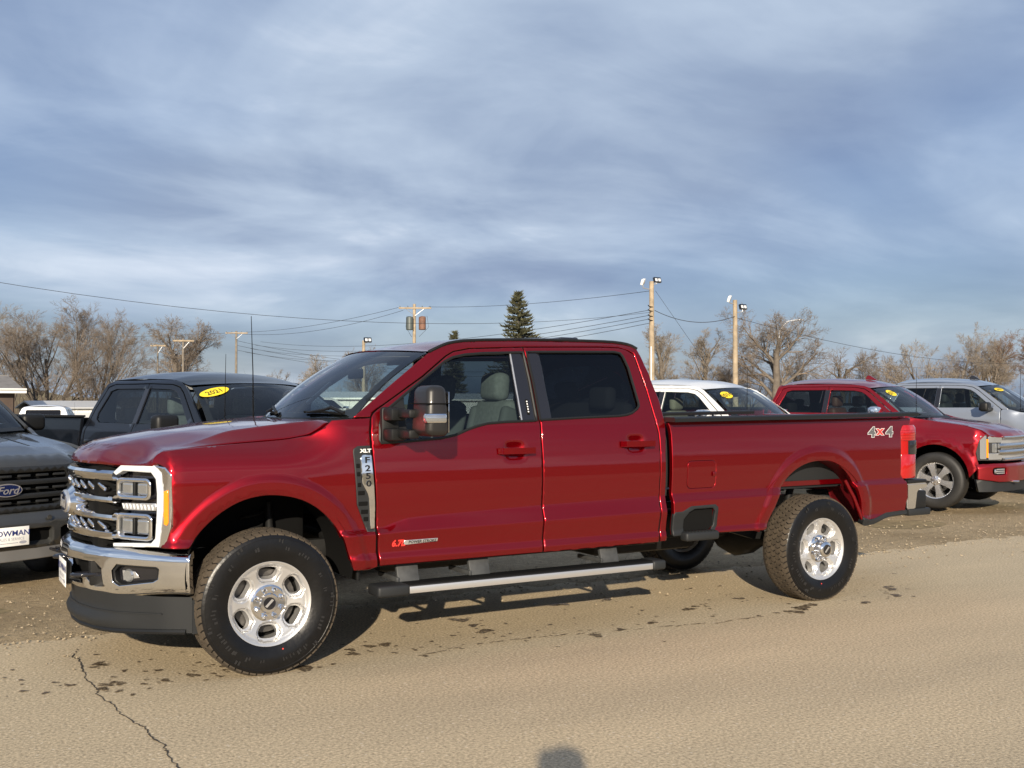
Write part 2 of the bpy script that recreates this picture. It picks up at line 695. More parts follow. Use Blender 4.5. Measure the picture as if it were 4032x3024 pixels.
ZB = Tab([(-1, .763), (0.47, .765), (1.78, .781), (2.92, .793), (2.945, .854), (3.90, .861), (4.97, .898), (5.8, .889)], 0.008)
NOSE = Tab([(-1.0, .48), (-0.75, .24), (-0.66, .125), (-0.62, .080), (-0.585, .035), (-0.562, .006), (-0.50, 0), (7, 0)], 0.02)
HANDLES = [(1.644, 1.250), (2.638, 1.276)]


def W(x, z):
    x = np.asarray(x, float); z = np.asarray(z, float)
    b = sstep(0.02, 0.50, x)
    u = U_FEN(z) * (1 - b) + U_CAB(z) * b
    u = np.where(x > 2.93, U_BOX(z), u)
    zt, zb = ZT(x), ZB(x)
    s = np.clip((z - zb) / (zt - zb), 0, 1)
    w = L_TAB(z) * (1 - s) + u * s
    P = np.stack([x, z], 1)
    for A in (FARCH, RARCH):
        c = 0.5 * (A[0][0] + A[-1][0])
        near = np.abs(x - c) < 0.95
        if near.any():
            d = seg_dist(P[near], A, False)
            k = 1 - sstep(0.072, 0.125, d)
            lip = w[near] + 0.013 - 0.007 * sstep(0.03, 0.0, d)
            kk = np.zeros(len(x)); kk[near] = k
            ll = np.zeros(len(x)); ll[near] = lip
            w = w * (1 - kk) + np.maximum(ll, w) * kk
    w = w - NOSE(x)
    for hx, hz in HANDLES:
        w = w - 0.020 * np.exp(-(((x - hx) / 0.065) ** 4 + ((z - hz) / 0.052) ** 4))
    return w


def side(off=0.0):
    return lambda u, v: np.stack([u, -(W(u, v) + off), v], 1)


XF = Tab([(0, -.948), (.15, -.939), (.3, -.912), (.45, -.867), (.6, -.804), (.7, -.745), (.8, -.685), (.9, -.62), (.95, -.585), (.985, -.56), (1.1, -.46)], 0.05)
XB = Tab([(0, -1.0), (.2, -.985), (.4, -.93), (.55, -.86), (.6, -.83), (.7, -.75), (.85, -.615), (.93, -.53), (.985, -.46), (1.1, -.32)], 0.06)


def face(off=0.0):
    """front of the nose, u = y, v = z; off pushes rearwards along the level normal"""
    def F(u, v):
        a = np.abs(u)
        e = 0.01
        g = (XF(a + e) - XF(a - e)) / (2 * e)
        L = np.sqrt(1 + g * g)
        return np.stack([XF(a) + off / L, u - np.sign(u) * off * g / L, v], 1)
    return F


BP = np.array([(0.20, .752), (0.10, .750), (0.035, .742), (0.008, .722), (0.0, .69), (0.0, .60), (0.012, .52), (0.045, .472), (0.11, .452), (0.16, .45)])
BPZ = Tab([(i, BP[i, 1]) for i in range(len(BP))], 0.5, 0.02)
BPX = Tab([(i, BP[i, 0]) for i in range(len(BP))], 0.5, 0.02)


def bumper_F(off=0.0):
    """u = y, v = position along the bumper's section"""
    def F(u, v):
        a = np.abs(u)
        x = XB(a)
        k = sstep(0.55, 0.95, a)
        z = BPZ(v) - k * 0.012 * sstep(5, 3, v) + k * 0.035 * np.clip((v - 5) / 3, 0, 1)
        return np.stack([x + BPX(v) * (1 - 0.55 * k) + off, u - np.sign(u) * k * BPX(v) * 0.75, z], 1)
    return F


def bump_v(z):
    vs = np.linspace(2, 8, 400)
    return float(np.interp(-z, -BPZ(vs), vs))


def tyre_geo(Rt, Wd, bead, pitch=60, block=0.009, center=0.0):
    """carcass, tread blocks; axis y, outer side at -y"""
    h = Wd / 2
    prof = [(bead, -h * .80), (bead + .012, -h * .86), (bead + .03, -h * .90), (bead + .06, -h * .985), (bead + .085, -h), (Rt - .065, -h * .985), (Rt - .045, -h * .955), (Rt - .043, -h * .962), (Rt - .030, -h * .93), (Rt - .017, -h * .86), (Rt - block - .001, -h * .74)]
    prof = prof + [(r, -a) for r, a in prof[::-1]]
    return prof


def tread_geo(Rt, Wd, pitch=58, depth=0.010, zc=None):
    rows = [(-.98, -.62), (-.57, -.22), (-.17, .17), (.22, .57), (.62, .98)]
    V, F = [], []
    h = Wd / 2 * 0.92
    for ri, (a, b) in enumerate(rows):
        for k in range(pitch):
            t0 = (k + 0.5 * (ri % 2)) / pitch * 2 * math.pi
            dt = 0.80 / pitch * 2 * math.pi
            sk = 0.22 / pitch * 2 * math.pi * (1 if ri < 2 else -1)
            ys = [a * h, (a * .5 + b * .5) * h, b * h]
            base = len(V)
            for iy, y in enumerate(ys):
                f = abs(y) / h
                ro = Rt - 0.016 * max(0, f - 0.70) / 0.28 * (1 if ri in (0, 4) else 0)
                z = (0.25 if iy == 1 else -0.1) * dt
                for t in (t0 + z + sk * (y / h), t0 + z + dt + sk * (y / h)):
                    V.append(((ro - depth) * math.cos(t), y, (ro - depth) * math.sin(t)))
                    V.append((ro * math.cos(t), y, ro * math.sin(t)))
            for iy in range(2):
                q = base + iy * 4
                F += [(q + 1, q + 3, q + 7, q + 5), (q, q + 1, q + 5, q + 4), (q + 3, q + 2, q + 6, q + 7)]
            F += [(base, base + 2, base + 3, base + 1), (base + 8, base + 9, base + 11, base + 10)]
    return V, F


def flatten_bottom(o, zmin):
    for v in o.data.vertices:
        if v.co.z < zmin:
            v.co.z = zmin
    o.data.update()


def wheel_f250(parent, x, y, rot, rear):
    """silver six-window steel-look wheel with tyre; axle along y, outer side at -y"""
    Rt, zc = 0.421, 0.407
    wins = []
    base = [(-.031, .131), (.031, .131), (.050, .150), (.058, .178), (.044, .206), (-.044, .206), (-.058, .178), (-.050, .150)]
    base = smooth_poly(base, 2)
    for k in range(6):
        a = rad(rot + 60 * k - 90)
        ca, sa = math.cos(a), math.sin(a)
        wins.append([(p[0] * ca - p[1] * sa, p[0] * sa + p[1] * ca) for p in base])
    circ = [(0.247 * math.cos(t), 0.247 * math.sin(t)) for t in np.linspace(0, 2 * math.pi, 73)[:-1]]
    prof = Tab([(0, -.072), (.09, -.072), (.13, -.080), (.20, -.096), (.218, -.098), (.228, -.110), (.243, -.118), (.26, -.116)], 0.006, 0.001)
    WA = np.array([w for w in wins])

    def F(u, v):
        r = np.hypot(u, v)
        P = np.stack([u, v], 1)
        d = np.full(len(u), 1e9)
        for w in wins:
            d = np.minimum(d, seg_dist(P, w))
        y0 = prof(r) + 0.030 * (1 - sstep(0.009, 0.019, d)) * sstep(.236, .224, r)
        return np.stack([u, y0, v], 1)
    rim = panel('wheel', circ, F, RIMS, parent, holes=wins, step=0.010, rnd=0.003, flange=0.05, eps=0.002)
    rim.location = (x, y, zc)
    prof_t = tyre_geo(Rt, 0.275, 0.236)
    ty = lathe('tyre', prof_t, RUBBER, rim, 72)
    flatten_bottom(ty, -zc + 0.001)
    V, F2 = tread_geo(Rt, 0.275)
    tr = mesh_obj('tread', V, F2, TREADM, rim, smooth=False)
    flatten_bottom(tr, -zc + 0.001)
    lathe('wheel_barrel', [(0.236, -.112), (0.226, -.100), (0.222, -.02), (0.215, .10), (0.236, .118)], SATIN, rim, 48)
    lathe('brake_disc', [(0.05, .01), (0.185, .01), (0.185, .045), (0.05, .045)], mat('cast_iron', (.10, .095, .09), .55, .8), rim, 40)
    lathe('brake_shadow_plate', [(0.0, .055), (0.218, .055)], MATTEB, rim, 32)
    # embossed marks round the sidewall (too worn to read)
    rnd_ = random.Random(5)
    VV, FF = [], []
    for k in range(46):
        t = k / 46 * 2 * math.pi
        if rnd_.random() < 0.38:
            continue
        for q in range(2):
            r0 = 0.318 + rnd_.uniform(-.004, .004) + (0.038 if k % 5 == 0 else 0)
            r1 = r0 + rnd_.uniform(.014, .026)
            t0 = t + q * 0.055 + rnd_.uniform(0, .02)
            t1 = t0 + rnd_.uniform(.012, .035)
            yy = -0.1385
            b = len(VV)
            for rr, tt in ((r0, t0), (r1, t0), (r1, t1), (r0, t1)):
                VV.append((rr * math.cos(tt), yy - 0.0012, rr * math.sin(tt)))
                VV.append((rr * math.cos(tt), yy + 0.004, rr * math.sin(tt)))
            FF += [(b, b + 2, b + 4, b + 6), (b, b + 1, b + 3, b + 2), (b + 2, b + 3, b + 5, b + 4), (b + 4, b + 5, b + 7, b + 6), (b + 6, b + 7, b + 1, b)]
    mesh_obj('sidewall_marks', VV, FF, mat('sidewall_emboss', (.018, .018, .019), .3), rim, smooth=False)['kind'] = 'stuff'
    t = rad(-75 if not rear else -95)
    lathe('paint_dot', [(0, -.001), (.005, -.001), (.005, .001)], mat('red_dot', (.55, .05, .04), .6), rim, 10, c=(0.272 * math.cos(t), -0.130, 0.272 * math.sin(t)))
    if not rear:
        hub = lathe('hub_cap', [(0.108, -.070), (0.106, -.083), (0.096, -.090), (0.060, -.090), (0.056, -.096), (0.052, -.103), (0.036, -.103), (0.034, -.096)], CHROME, rim, 48)
        lathe('center_cap', [(0, -.099), (0.036, -.099), (0.036, -.090)], GLOSSB, rim, 32)
        lug_y, lug_r = -.090, 0.078
        bar_y = -.1005
    else:
        hub = lathe('hub_cap', [(0.108, -.070), (0.106, -.086), (0.094, -.092), (0.072, -.096), (0.064, -.150), (0.060, -.160), (0.052, -.166), (0.036, -.167), (0.034, -.160)], CHROME, rim, 48)
        lathe('center_cap', [(0, -.164), (0.040, -.168), (0.042, -.155)], GLOSSB, rim, 32)
        lug_y, lug_r = -.094, 0.086
        bar_y = -.1695
    mesh_obj('cap_print', [(-.026, bar_y, -.016), (-.014, bar_y, -.024), (.026, bar_y, .016), (.014, bar_y, .024)], [(0, 1, 2, 3)], SATIN, rim, smooth=False)
    n0 = None
    for k in range(8):
        a = rad(22.5 + 45 * k)
        if n0 is None:
            n0 = lathe('lug_nut', [(0.0, lug_y - .040), (0.008, lug_y - .039), (0.0145, lug_y - .028), (0.0165, lug_y)], CHROME, rim, 8)
            n0.location = (lug_r * math.cos(a), 0, lug_r * math.sin(a))
        else:
            c = n0.copy()
            link(c, rim)
            c.location = (lug_r * math.cos(a), 0, lug_r * math.sin(a))
    return rim


def mirror_at(o):
    c = mirror(o)
    c.location = (o.location.x, -o.location.y, o.location.z)
    return c


def build_f250():
    T = empty('pickup_truck', (0, 0, 0), 0, 'shiny red crew cab pickup truck with chrome grille parked across the foreground', 'truck')
    both = []
    S = side()
    # ---- front fender
    fen = [(-0.605, 0.762)] + FARCH + [(0.515, 0.554), (0.618, 0.550), (0.669, 0.565), (0.657, 0.701), (0.654, 0.782), (0.650, 0.954), (0.640, 1.105), (0.626, 1.307), (0.625, 1.388), (0.640, 1.472), (0.555, 1.470), (0.396, 1.461), (0.336, 1.410), (0.268, 1.372), (0.135, 1.352), (-0.067, 1.338), (-0.347, 1.320), (-0.52, 1.307), (-0.590, 1.296), (-0.632, 1.258), (-0.645, 1.228), (-0.612, 1.226), (-0.575, 1.202), (-0.565, 1.096), (-0.564, .945), (-0.571, .87)]
    xs = np.arange(0.44, 5.5, 0.04)
    crease_lines = [[(x, float(ZT(x))) for x in xs], [(x, float(ZB(x))) for x in xs], [(x, .615 + .006 * x) for x in xs], [(x, .648 + .0 * x) for x in xs]]
    def offset_arch(A, d):
        q = np.array(A); t = np.gradient(q, axis=0); t /= np.linalg.norm(t, axis=1, keepdims=True)
        return [tuple(p) for p in q + np.stack([-t[:, 1], t[:, 0]], 1) * d][::3]
    fl = [offset_arch(FARCH, .072), offset_arch(FARCH, .098), offset_arch(FARCH, .125)]
    both.append(panel('front_fender', fen, S, RED, T, step=0.03, lines=crease_lines[:2] + fl))
    # ---- fender vent with badge
    vent = [(0.509, 1.268), (0.513, 1.287), (0.539, 1.304), (0.621, 1.307), (0.632, 1.186), (0.643, 1.055), (0.654, 0.843), (0.651, 0.786), (0.602, 0.787), (0.534, 0.949)]
    vn = panel('fender_vent', vent, side(0.010), GREYP, T, step=0.03, rnd=.004, flange=.03)
    chr_ = [(0.553, 1.231), (0.566, 1.251), (0.623, 1.250), (0.634, 1.105), (0.646, 0.954), (0.649, 0.802), (0.623, 0.799), (0.607, 0.985), (0.598, 1.015), (0.562, 1.080)]
    panel('vent_chrome', chr_, side(0.020), CHROME, vn, step=0.02, rnd=.003, flange=.012)
    for i, zz in enumerate((1.185, 1.135, 1.07, 1.02, .955, .905, .86)):
        x0 = np.interp(zz, [.785, .945, 1.26], [.608, .542, .519])
        x1 = np.interp(zz, [.797, .98, 1.075, 1.225], [.618, .603, .558, .551]) - .004
        if x1 - x0 > .012:
            panel('vent_slot', rrect(x0, zz - .013, x1, zz + .013, .004, 2), side(0.0125), MATTEB, vn, step=.03, rnd=.001, flange=0)
    for ch, zz in zip('F250', (1.220, 1.170, 1.123, 1.077)):
        text_obj('badge_letter', ch, GLOSSB, vn, lambda V, zz=zz: np.stack([.598 + V[:, 0] + (1.14 - zz) * .06, -(W(np.full(len(V), .598), np.full(len(V), zz)) + .0215 + V[:, 2]), zz + V[:, 1]], 1), size=.052, depth=.002, bold=.0012, sx=1.35)
    text_obj('badge_letter', 'XLT', WHITEPL, vn, lambda V: np.stack([.588 + V[:, 0], -(W(np.full(len(V), .588), np.full(len(V), 1.275)) + .013 + V[:, 2]), 1.275 + V[:, 1]], 1), size=.030, depth=.002, bold=.001, sx=1.3)
    both.append(vn)
    # ---- front door
    fd = [(0.685, 0.569), (0.672, 0.701), (0.670, 0.782), (0.665, 0.954), (0.653, 1.105), (0.639, 1.307), (0.639, 1.388), (0.652, 1.478), (0.669, 1.502), (0.702, 1.527), (1.044, 1.735), (1.230, 1.871), (1.288, 1.902), (1.407, 1.925), (1.823, 1.947), (1.843, 1.797), (1.849, 1.458), (1.857, 1.434), (1.850, 1.305), (1.852, 1.068), (1.852, 0.569)]
    fh = [(0.699, 1.434), (0.690, 1.338), (0.698, 1.320), (0.873, 1.325), (1.113, 1.342), (1.212, 1.360), (1.307, 1.395), (1.381, 1.416), (1.452, 1.431), (1.591, 1.440), (1.834, 1.447), (1.830, 1.717), (1.818, 1.912), (1.718, 1.907), (1.509, 1.898), (1.368, 1.885), (1.274, 1.865), (1.208, 1.836), (0.952, 1.660), (0.729, 1.502)]
    door = panel('front_door', fd, S, RED, T, holes=[fh], step=.03, lines=crease_lines, fine=[(1.55, 1.17, 1.74, 1.33, .010)])
    gl = [(0.873, 1.333), (1.113, 1.347), (1.213, 1.364), (1.308, 1.399), (1.381, 1.421), (1.453, 1.435), (1.591, 1.444), (1.724, 1.446), (1.719, 1.906), (1.509, 1.897), (1.368, 1.884), (1.274, 1.864), (1.208, 1.835), (0.952, 1.659), (0.804, 1.556)]
    panel('window_glass', gl, side(-.014), GL_SIDE, door, step=.08, rnd=0, flange=0)
    panel('sail_trim', [(0.703, 1.434), (0.692, 1.338), (0.701, 1.323), (0.873, 1.328), (0.884, 1.612), (0.729, 1.500)], side(.002), BLACKP, door, step=.05)
    panel('pillar_trim', [(1.711, 1.447), (1.831, 1.450), (1.827, 1.717), (1.816, 1.910), (1.708, 1.905)], side(-.002), GLOSSB, door, step=.05)
    sv = [(p[0], -(float(W([p[0]], [p[1]])[0]) + .001), p[1]) for p in resample(fh, .04)]
    tube('window_seal', sv + [sv[0]], .0095, BLACKP, door, 6)
    st = [(1.722 - (z - 1.446) * .01, -(float(W([1.72], [z])[0]) - .004), z) for z in np.linspace(1.448, 1.903, 8)]
    tube('window_channel', st, .006, SATIN, door, 6)
    panel('keypad', rrect(1.772, 1.487, 1.792, 1.590, .004, 2), side(.002), MATTEB, door, step=.05, rnd=.001, flange=.004)
    for k in range(5):
        panel('keypad_button', rrect(1.777, 1.503 + k * .017, 1.787, 1.512 + k * .017, .002, 2), side(.004), WHITEPL, door, step=.05, rnd=.0005, flange=0)

    def handle(hx, hz, x0, x1, par):
        path = [(x0, -(float(W([x0], [hz])[0]) + .006), hz), (x0 + .015, -(.978 + .026), hz), ((x0 + x1) / 2, -(.978 + .034), hz), (x1 - .015, -(.978 + .026), hz), (x1, -(float(W([x1], [hz])[0]) + .006), hz)]
        sweep('door_handle', path, [(-.010, -.019), (.010, -.021), (.012, -.012), (.012, .012), (.010, .019), (-.010, .021)], RED, par)
    handle(1.644, 1.250, 1.520, 1.788, door)
    # engine badge on the door
    def badge_T(x0, z0, off):
        return lambda V: np.stack([x0 + V[:, 0], -(W(np.full(len(V), x0), np.full(len(V), z0)) + off + V[:, 2]), z0 + V[:, 1] + V[:, 0] * .0], 1)
    panel('badge_plate', [(0.841, 0.687), (1.070, 0.696), (1.072, 0.716), (0.841, 0.715)], side(.004), SATIN, door, step=.05, rnd=.001, flange=.004)
    text_obj('badge_letter', 'POWER STROKE', INK, door, badge_T(.965, .704, .0052), size=.0245, depth=.0005, shear=.2, bold=.0006, sx=1.05)
    text_obj('badge_letter', '6.7L', REDINK, door, badge_T(.800, .702, .005), size=.052, depth=.001, shear=.25, bold=.002, sx=1.0)
    both.append(door)
    # ---- rear door
    rd = [(1.863, 0.569), (1.863, 1.068), (1.861, 1.305), (1.868, 1.434), (1.860, 1.458), (1.854, 1.797), (1.834, 1.947), (2.489, 1.967), (2.652, 1.965), (2.717, 1.946), (2.759, 1.921), (2.808, 1.664), (2.847, 1.339), (2.843, 1.030), (2.841, 0.908), (2.828, 0.572)]
    rh = [(1.866, 1.451), (1.861, 1.717), (1.848, 1.915), (2.221, 1.925), (2.593, 1.934), (2.642, 1.926), (2.662, 1.901), (2.689, 1.817), (2.717, 1.565), (2.714, 1.544), (2.693, 1.523), (2.640, 1.494), (2.590, 1.481), (2.524, 1.474), (2.194, 1.464)]
    rdoor = panel('rear_door', rd, S, RED, T, holes=[rh], step=.03, lines=crease_lines, fine=[(2.575, 1.195, 2.735, 1.36, .010)])
    panel('window_glass', [(1.947, 1.454), (1.943, 1.918)] + rh[3:], side(-.012), GL_DARK, rdoor, step=.08, rnd=0, flange=0)
    panel('pillar_trim', [(1.869, 1.453), (1.863, 1.717), (1.850, 1.913), (1.950, 1.916), (1.960, 1.457)], side(-.002), GLOSSB, rdoor, step=.05)
    sv = [(p[0], -(float(W([p[0]], [p[1]])[0]) + .001), p[1]) for p in resample(rh, .04)]
    tube('window_seal', sv + [sv[0]], .0095, BLACKP, rdoor, 6)
    handle(2.638, 1.277, 2.510, 2.785, rdoor)
    both.append(rdoor)
    # ---- cab frame: A pillar, roof rail, rear corner in one
    cf = [(0.533, 1.479), (0.769, 1.653), (1.019, 1.833), (1.106, 1.893), (1.205, 1.937), (1.277, 1.960), (1.420, 1.981), (1.937, 2.002), (2.498, 2.007), (2.663, 2.003), (2.762, 1.987), (2.809, 1.956), (2.827, 1.904), (2.856, 1.810), (2.912, 1.578), (2.921, 1.423), (2.900, 1.201), (2.898, 0.578),
          (2.843, 0.575), (2.851, 0.909), (2.853, 1.030), (2.857, 1.339), (2.818, 1.667), (2.770, 1.928), (2.723, 1.954), (2.652, 1.973), (2.490, 1.975), (1.830, 1.955), (1.408, 1.933), (1.287, 1.910), (1.223, 1.877), (1.036, 1.741), (0.690, 1.529), (0.659, 1.508), (0.643, 1.480)]
    both.append(panel('cab_frame', cf, S, RED, T, step=.025, lines=crease_lines[:4]))
    gap = [(x, -(float(W([x], [z])[0]) - .034), z) for x, z in resample(cf[18:], .06, False)]  # black tubes added behind the shut lines to stop sky light leaking through
    both.append(tube('gap_backing', gap, .022, MATTEB, T, 6))
    gap = [(x, -(float(W([x], [z])[0]) - .036), z) for x, z in resample([(.655, .57), (.660, .78), (.655, .95), (.646, 1.10), (.632, 1.31), (.632, 1.40), (.645, 1.475)], .06, False)]
    both.append(tube('gap_backing', gap, .022, MATTEB, T, 6))
    gap = [(x, -(float(W([x], [z])[0]) - .036), z) for x, z in resample([(1.858, .57), (1.858, 1.30), (1.862, 1.44), (1.850, 1.80), (1.832, 1.95)], .06, False)]
    both.append(tube('gap_backing', gap, .022, MATTEB, T, 6))
    rail = [(x, -(float(W([x], [z])[0]) - .002), z + .006) for x, z in cf[3:12]]
    both.append(tube('roof_ditch_trim', smooth_poly(rail, 1, False), .011, BLACKP, T, 6))
    # ---- box side
    bx = [(2.950, 1.387), (2.958, 1.336), (2.959, 0.777), (2.959, 0.607), (3.287, 0.607), (3.820, 0.596)] + RARCH + [(4.929, 0.629), (4.994, 0.609), (5.073, 0.617), (5.210, 0.650), (5.447, 0.661), (5.460, 0.768), (5.458, 0.903), (5.439, 0.922), (5.405, 0.965), (5.400, 1.119), (5.409, 1.324), (5.437, 1.370), (5.523, 1.381), (5.542, 1.407), (5.549, 1.442), (2.934, 1.430)]
    fuel = rrect(3.097, .939, 3.368, 1.143, .036)
    rl = [offset_arch(RARCH, .072), offset_arch(RARCH, .098), offset_arch(RARCH, .125)]
    rec = [(2.955, 0.603), (2.954, 0.757), (2.968, 0.777), (3.037, 0.780), (3.114, 0.814), (3.345, 0.818), (3.374, 0.796), (3.374, 0.659), (3.348, 0.628), (3.065, 0.603)]
    hole = [(3.054, 0.633), (3.054, 0.719), (3.098, 0.770), (3.148, 0.791), (3.320, 0.793), (3.342, 0.771), (3.338, 0.664), (3.309, 0.635)]
    bs = panel('box_side', bx, S, RED, T, holes=[fuel, hole], step=.03, lines=crease_lines + rl)
    fd2 = panel('fuel_door', rrect(3.0995, .9415, 3.3655, 1.1405, .0345), side(.0), RED, bs, step=.03, rnd=.002, flange=.012)
    panel('fuel_door_back', rrect(3.08, .92, 3.385, 1.16, .03), side(-.02), MATTEB, bs, step=.1, rnd=0, flange=0)
    box('fuel_door_pull', (3.345, -.980, 1.041), (.030, .008, .034), RED, bs, .003)
    t1 = lambda c, x0, m, s, o: text_obj('decal_letter', c, m, bs, lambda V: np.stack([x0 + V[:, 0], -(W(x0 + V[:, 0], 1.326 + V[:, 1]) + o + V[:, 2] * .3), 1.326 + V[:, 1]], 1), size=s, depth=.001, bold=.0, sx=1.45, shear=.12)
    GREYD = mat('decal_grey', (.10, .10, .105), .4)
    SILVD = mat('decal_silver', (.5, .5, .5), .4)
    for c, x0, m, s in (('4', 5.047, GREYD, .112), ('x', 5.148, REDINK, .10), ('4', 5.260, GREYD, .112)):
        V, Fq = text_geo(c, s, .0, .12, .0075, 1.45)
        mesh_obj('decal_edge', np.stack([x0 + V[:, 0], -(W(x0 + V[:, 0], 1.326 + V[:, 1]) + .0020), 1.326 + V[:, 1]], 1), Fq, SILVD, bs, smooth=False)
        V, Fq = text_geo(c, s, .0, .12, .0030, 1.45)
        mesh_obj('decal_letter', np.stack([x0 + V[:, 0], -(W(x0 + V[:, 0], 1.326 + V[:, 1]) + .0035), 1.326 + V[:, 1]], 1), Fq, m, bs, smooth=False)
    # black step surround low on the box, and the folding step
    stp = panel('step_surround', rec, side(.006), GREYP, bs, holes=[hole], step=.03, rnd=.006, flange=.02)
    prism('step_pocket', hole, .10, MATTEB, bs, 'xz', -.96)
    both.append(bs)
    bm = bmesh.new()
    add_box(bm, (3.178, -1.010, .600), (.312, .085, .064), None, .018, 3)
    add_box(bm, (3.15, -.93, .60), (.10, .12, .05), None, .01)
    for k in range(9):
        add_box(bm, (3.055 + k * .031, -1.010, .632), (.012, .07, .006), None, .0)
    both.append(bm_obj('box_step', bm, GREYP, T))
    # lower rear trim of the box
    lt = [(4.920, 0.645), (4.917, 0.570), (4.959, 0.557), (5.072, 0.571), (5.208, 0.617), (5.300, 0.630), (5.464, 0.635), (5.464, 0.664), (5.300, 0.660), (5.210, 0.655), (5.073, 0.621), (4.994, 0.611), (4.934, 0.632)]
    both.append(panel('box_lower_trim', lt, side(.004), GREYP, T, step=.04, flange=.05))
    # rail cap
    cap = [(2.92, -.935, 1.448), (3.8, -.938, 1.456), (4.8, -.938, 1.468), (5.53, -.935, 1.477)]
    rc = sweep('bed_rail_cap', cap, [(.022, -.020), (.024, .004), (.012, .014), (-.10, .014), (-.115, .004), (-.115, -.02)], BLACKP, T)
    both.append(rc)
    both.append(box('bed_inner_wall', (4.23, -.80, 1.19), (2.52, .02, .50), GREYP, T, .004))
    # ---- inner wheelhouse seen in the rear arch
    wh = lambda u, v: np.stack([4.385 + (0.60) * np.cos(u), v, .62 + .50 * np.sin(u)], 1)
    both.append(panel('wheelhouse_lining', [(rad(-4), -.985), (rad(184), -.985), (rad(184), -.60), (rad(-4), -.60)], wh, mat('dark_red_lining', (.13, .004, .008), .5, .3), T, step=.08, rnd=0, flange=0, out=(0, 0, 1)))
    ih = [(3.84, .90)] + [(4.385 + .60 * math.cos(a), .62 + .50 * math.sin(a)) for a in np.linspace(rad(146), rad(34), 16)] + [(4.93, .90)]
    both.append(prism('inner_arch_skirt', ih, .02, RED, T, 'xz', -.80))
    both.append(tube('box_brace', [(4.77, -.93, .94), (4.85, -.95, .80), (4.93, -.965, .62)], .018, RED, T, 8))
    # front arch lining
    wf = lambda u, v: np.stack([0.015 + 0.495 * np.cos(u), v, .60 + .445 * np.sin(u)], 1)
    both.append(panel('arch_liner', [(rad(-12), -.975), (rad(190), -.975), (rad(190), -.50), (rad(-12), -.50)], wf, MATTEB, T, step=.09, rnd=0, flange=0, out=(0, 0, 1)))
    # ---- hood
    seamz = Tab([(-1.2, 1.19), (-.70, 1.215), (-.645, 1.235), (-.585, 1.297), (-.347, 1.321), (.135, 1.353), (.259, 1.374), (.323, 1.410), (.384, 1.461), (.66, 1.478)], 0.02)
    cz = Tab([(-.02, 1.165), (.0, 1.198), (.008, 1.228), (.025, 1.258), (.06, 1.292), (.14, 1.328), (.25, 1.353), (.47, 1.390), (.75, 1.424), (1.0, 1.448), (1.3, 1.466), (1.9, 1.48)], 0.012, .001)

    def hood_F(u, v):
        a = np.abs(v)
        s = u - XF(np.minimum(a, .87))
        zc = cz(s)
        zs = np.minimum(seamz(u), zc)
        k1 = np.clip((a - .775) / (.872 - .775), 0, 1)
        k2 = sstep(.40, .872, a)
        f = sstep(-.55, -.15, u)
        k = k1 * f + k2 * (1 - f)
        dome = 0.012 * sstep(.62, .50, a) * sstep(-.75, -.3, u)
        z = zc * (1 - k) + zs * k + dome * 0 + .008 * (a / .775) ** 3 * (1 - k) * f
        return np.stack([u, v, z], 1)
    ys = np.linspace(-.866, .866, 45)
    front = [(float(XF(abs(y))) + .004, y) for y in ys]
    xb = lambda y: .535 - .20 * (1 - (y / .905) ** 2) - .045
    rear = [(min(float(xb(y)), .392), y) for y in ys[::-1]]
    hood = panel('hood', front + rear, hood_F, RED, T, step=.032, lines=[[(x, sg * .775) for x in np.arange(-.35, .38, .05)] for sg in (-1, 1)] + [[(float(XF(abs(y))) + d, y) for y in np.linspace(-.8, .8, 40)] for d in (.03, .06, .1)], out=(0, 0, 1), rnd=.004, flange=.03, crease=.012)
    V, Fq = text_geo('SUPER DUTY', .105, .0, 0, .0015, 1.30, 1.12)
    # letters run across the nose, read from the front
    yy = -V[:, 0]
    xx = XF(np.abs(yy)) + .085 + V[:, 1]
    P = hood_F(xx, yy)
    P[:, 2] += .0022
    mesh_obj('embossed_letters', P, Fq, paint('red_paint_emboss', (0.20, 0.004, 0.010), 0.6, 0.38), hood, smooth=False)['kind'] = 'stuff'
    # ---- cowl, windshield, roof
    def ws(off=0.0):
        def F(s, t):
            q = 1 - s * s
            bx_, by_, bz_ = .540 - .20 * q, .905 * s, 1.472 - .004 * q
            tx_, ty_, tz_ = 1.106 - .155 * q, .752 * s, 1.894 + .030 * q
            b = .035 * 4 * t * (1 - t)
            x = bx_ * (1 - t) + tx_ * t - b * .65
            z = bz_ * (1 - t) + tz_ * t + b * .75
            n = np.array([-.64, 0, .77])
            return np.stack([x + n[0] * off, by_ * (1 - t) + ty_ * t, z + n[2] * off], 1)
        return F
    sq = rrect(-1, 0, 1, 1, .02, 2)
    wso = panel('windshield', sq, ws(), GL_CLEAR, T, step=.09, rnd=0, flange=0, out=(-1, 0, 1))
    inner = [(-.93, .14), (-.80, .075), (.80, .075), (.93, .14), (.90, .90), (.84, .945), (.30, .955), (.18, .80), (-.18, .80), (-.30, .955), (-.84, .945), (-.90, .90)]
    panel('windshield_frit', sq, ws(-.006), mat('frit_black', (.01, .011, .012), .4), wso, holes=[smooth_poly(inner, 1)], step=.06, rnd=0, flange=0, out=(-1, 0, 1))
    def cowl(s, t):
        y = (2 * s - 1) * .90
        q = 1 - (y / .905) ** 2
        x0 = .535 - .20 * q - .06
        x1 = .552 - .20 * q
        return np.stack([x0 + (x1 - x0) * t, y, 1.440 + .032 * t], 1)
    patch('cowl_panel', cowl, 40, 4, BLACKP, T, out=(0, 0, 1))
    # wipers: arms over the lower glass
    def wsp(s, t, off):
        return Vector(ws(off)(np.array([s]), np.array([t]))[0])
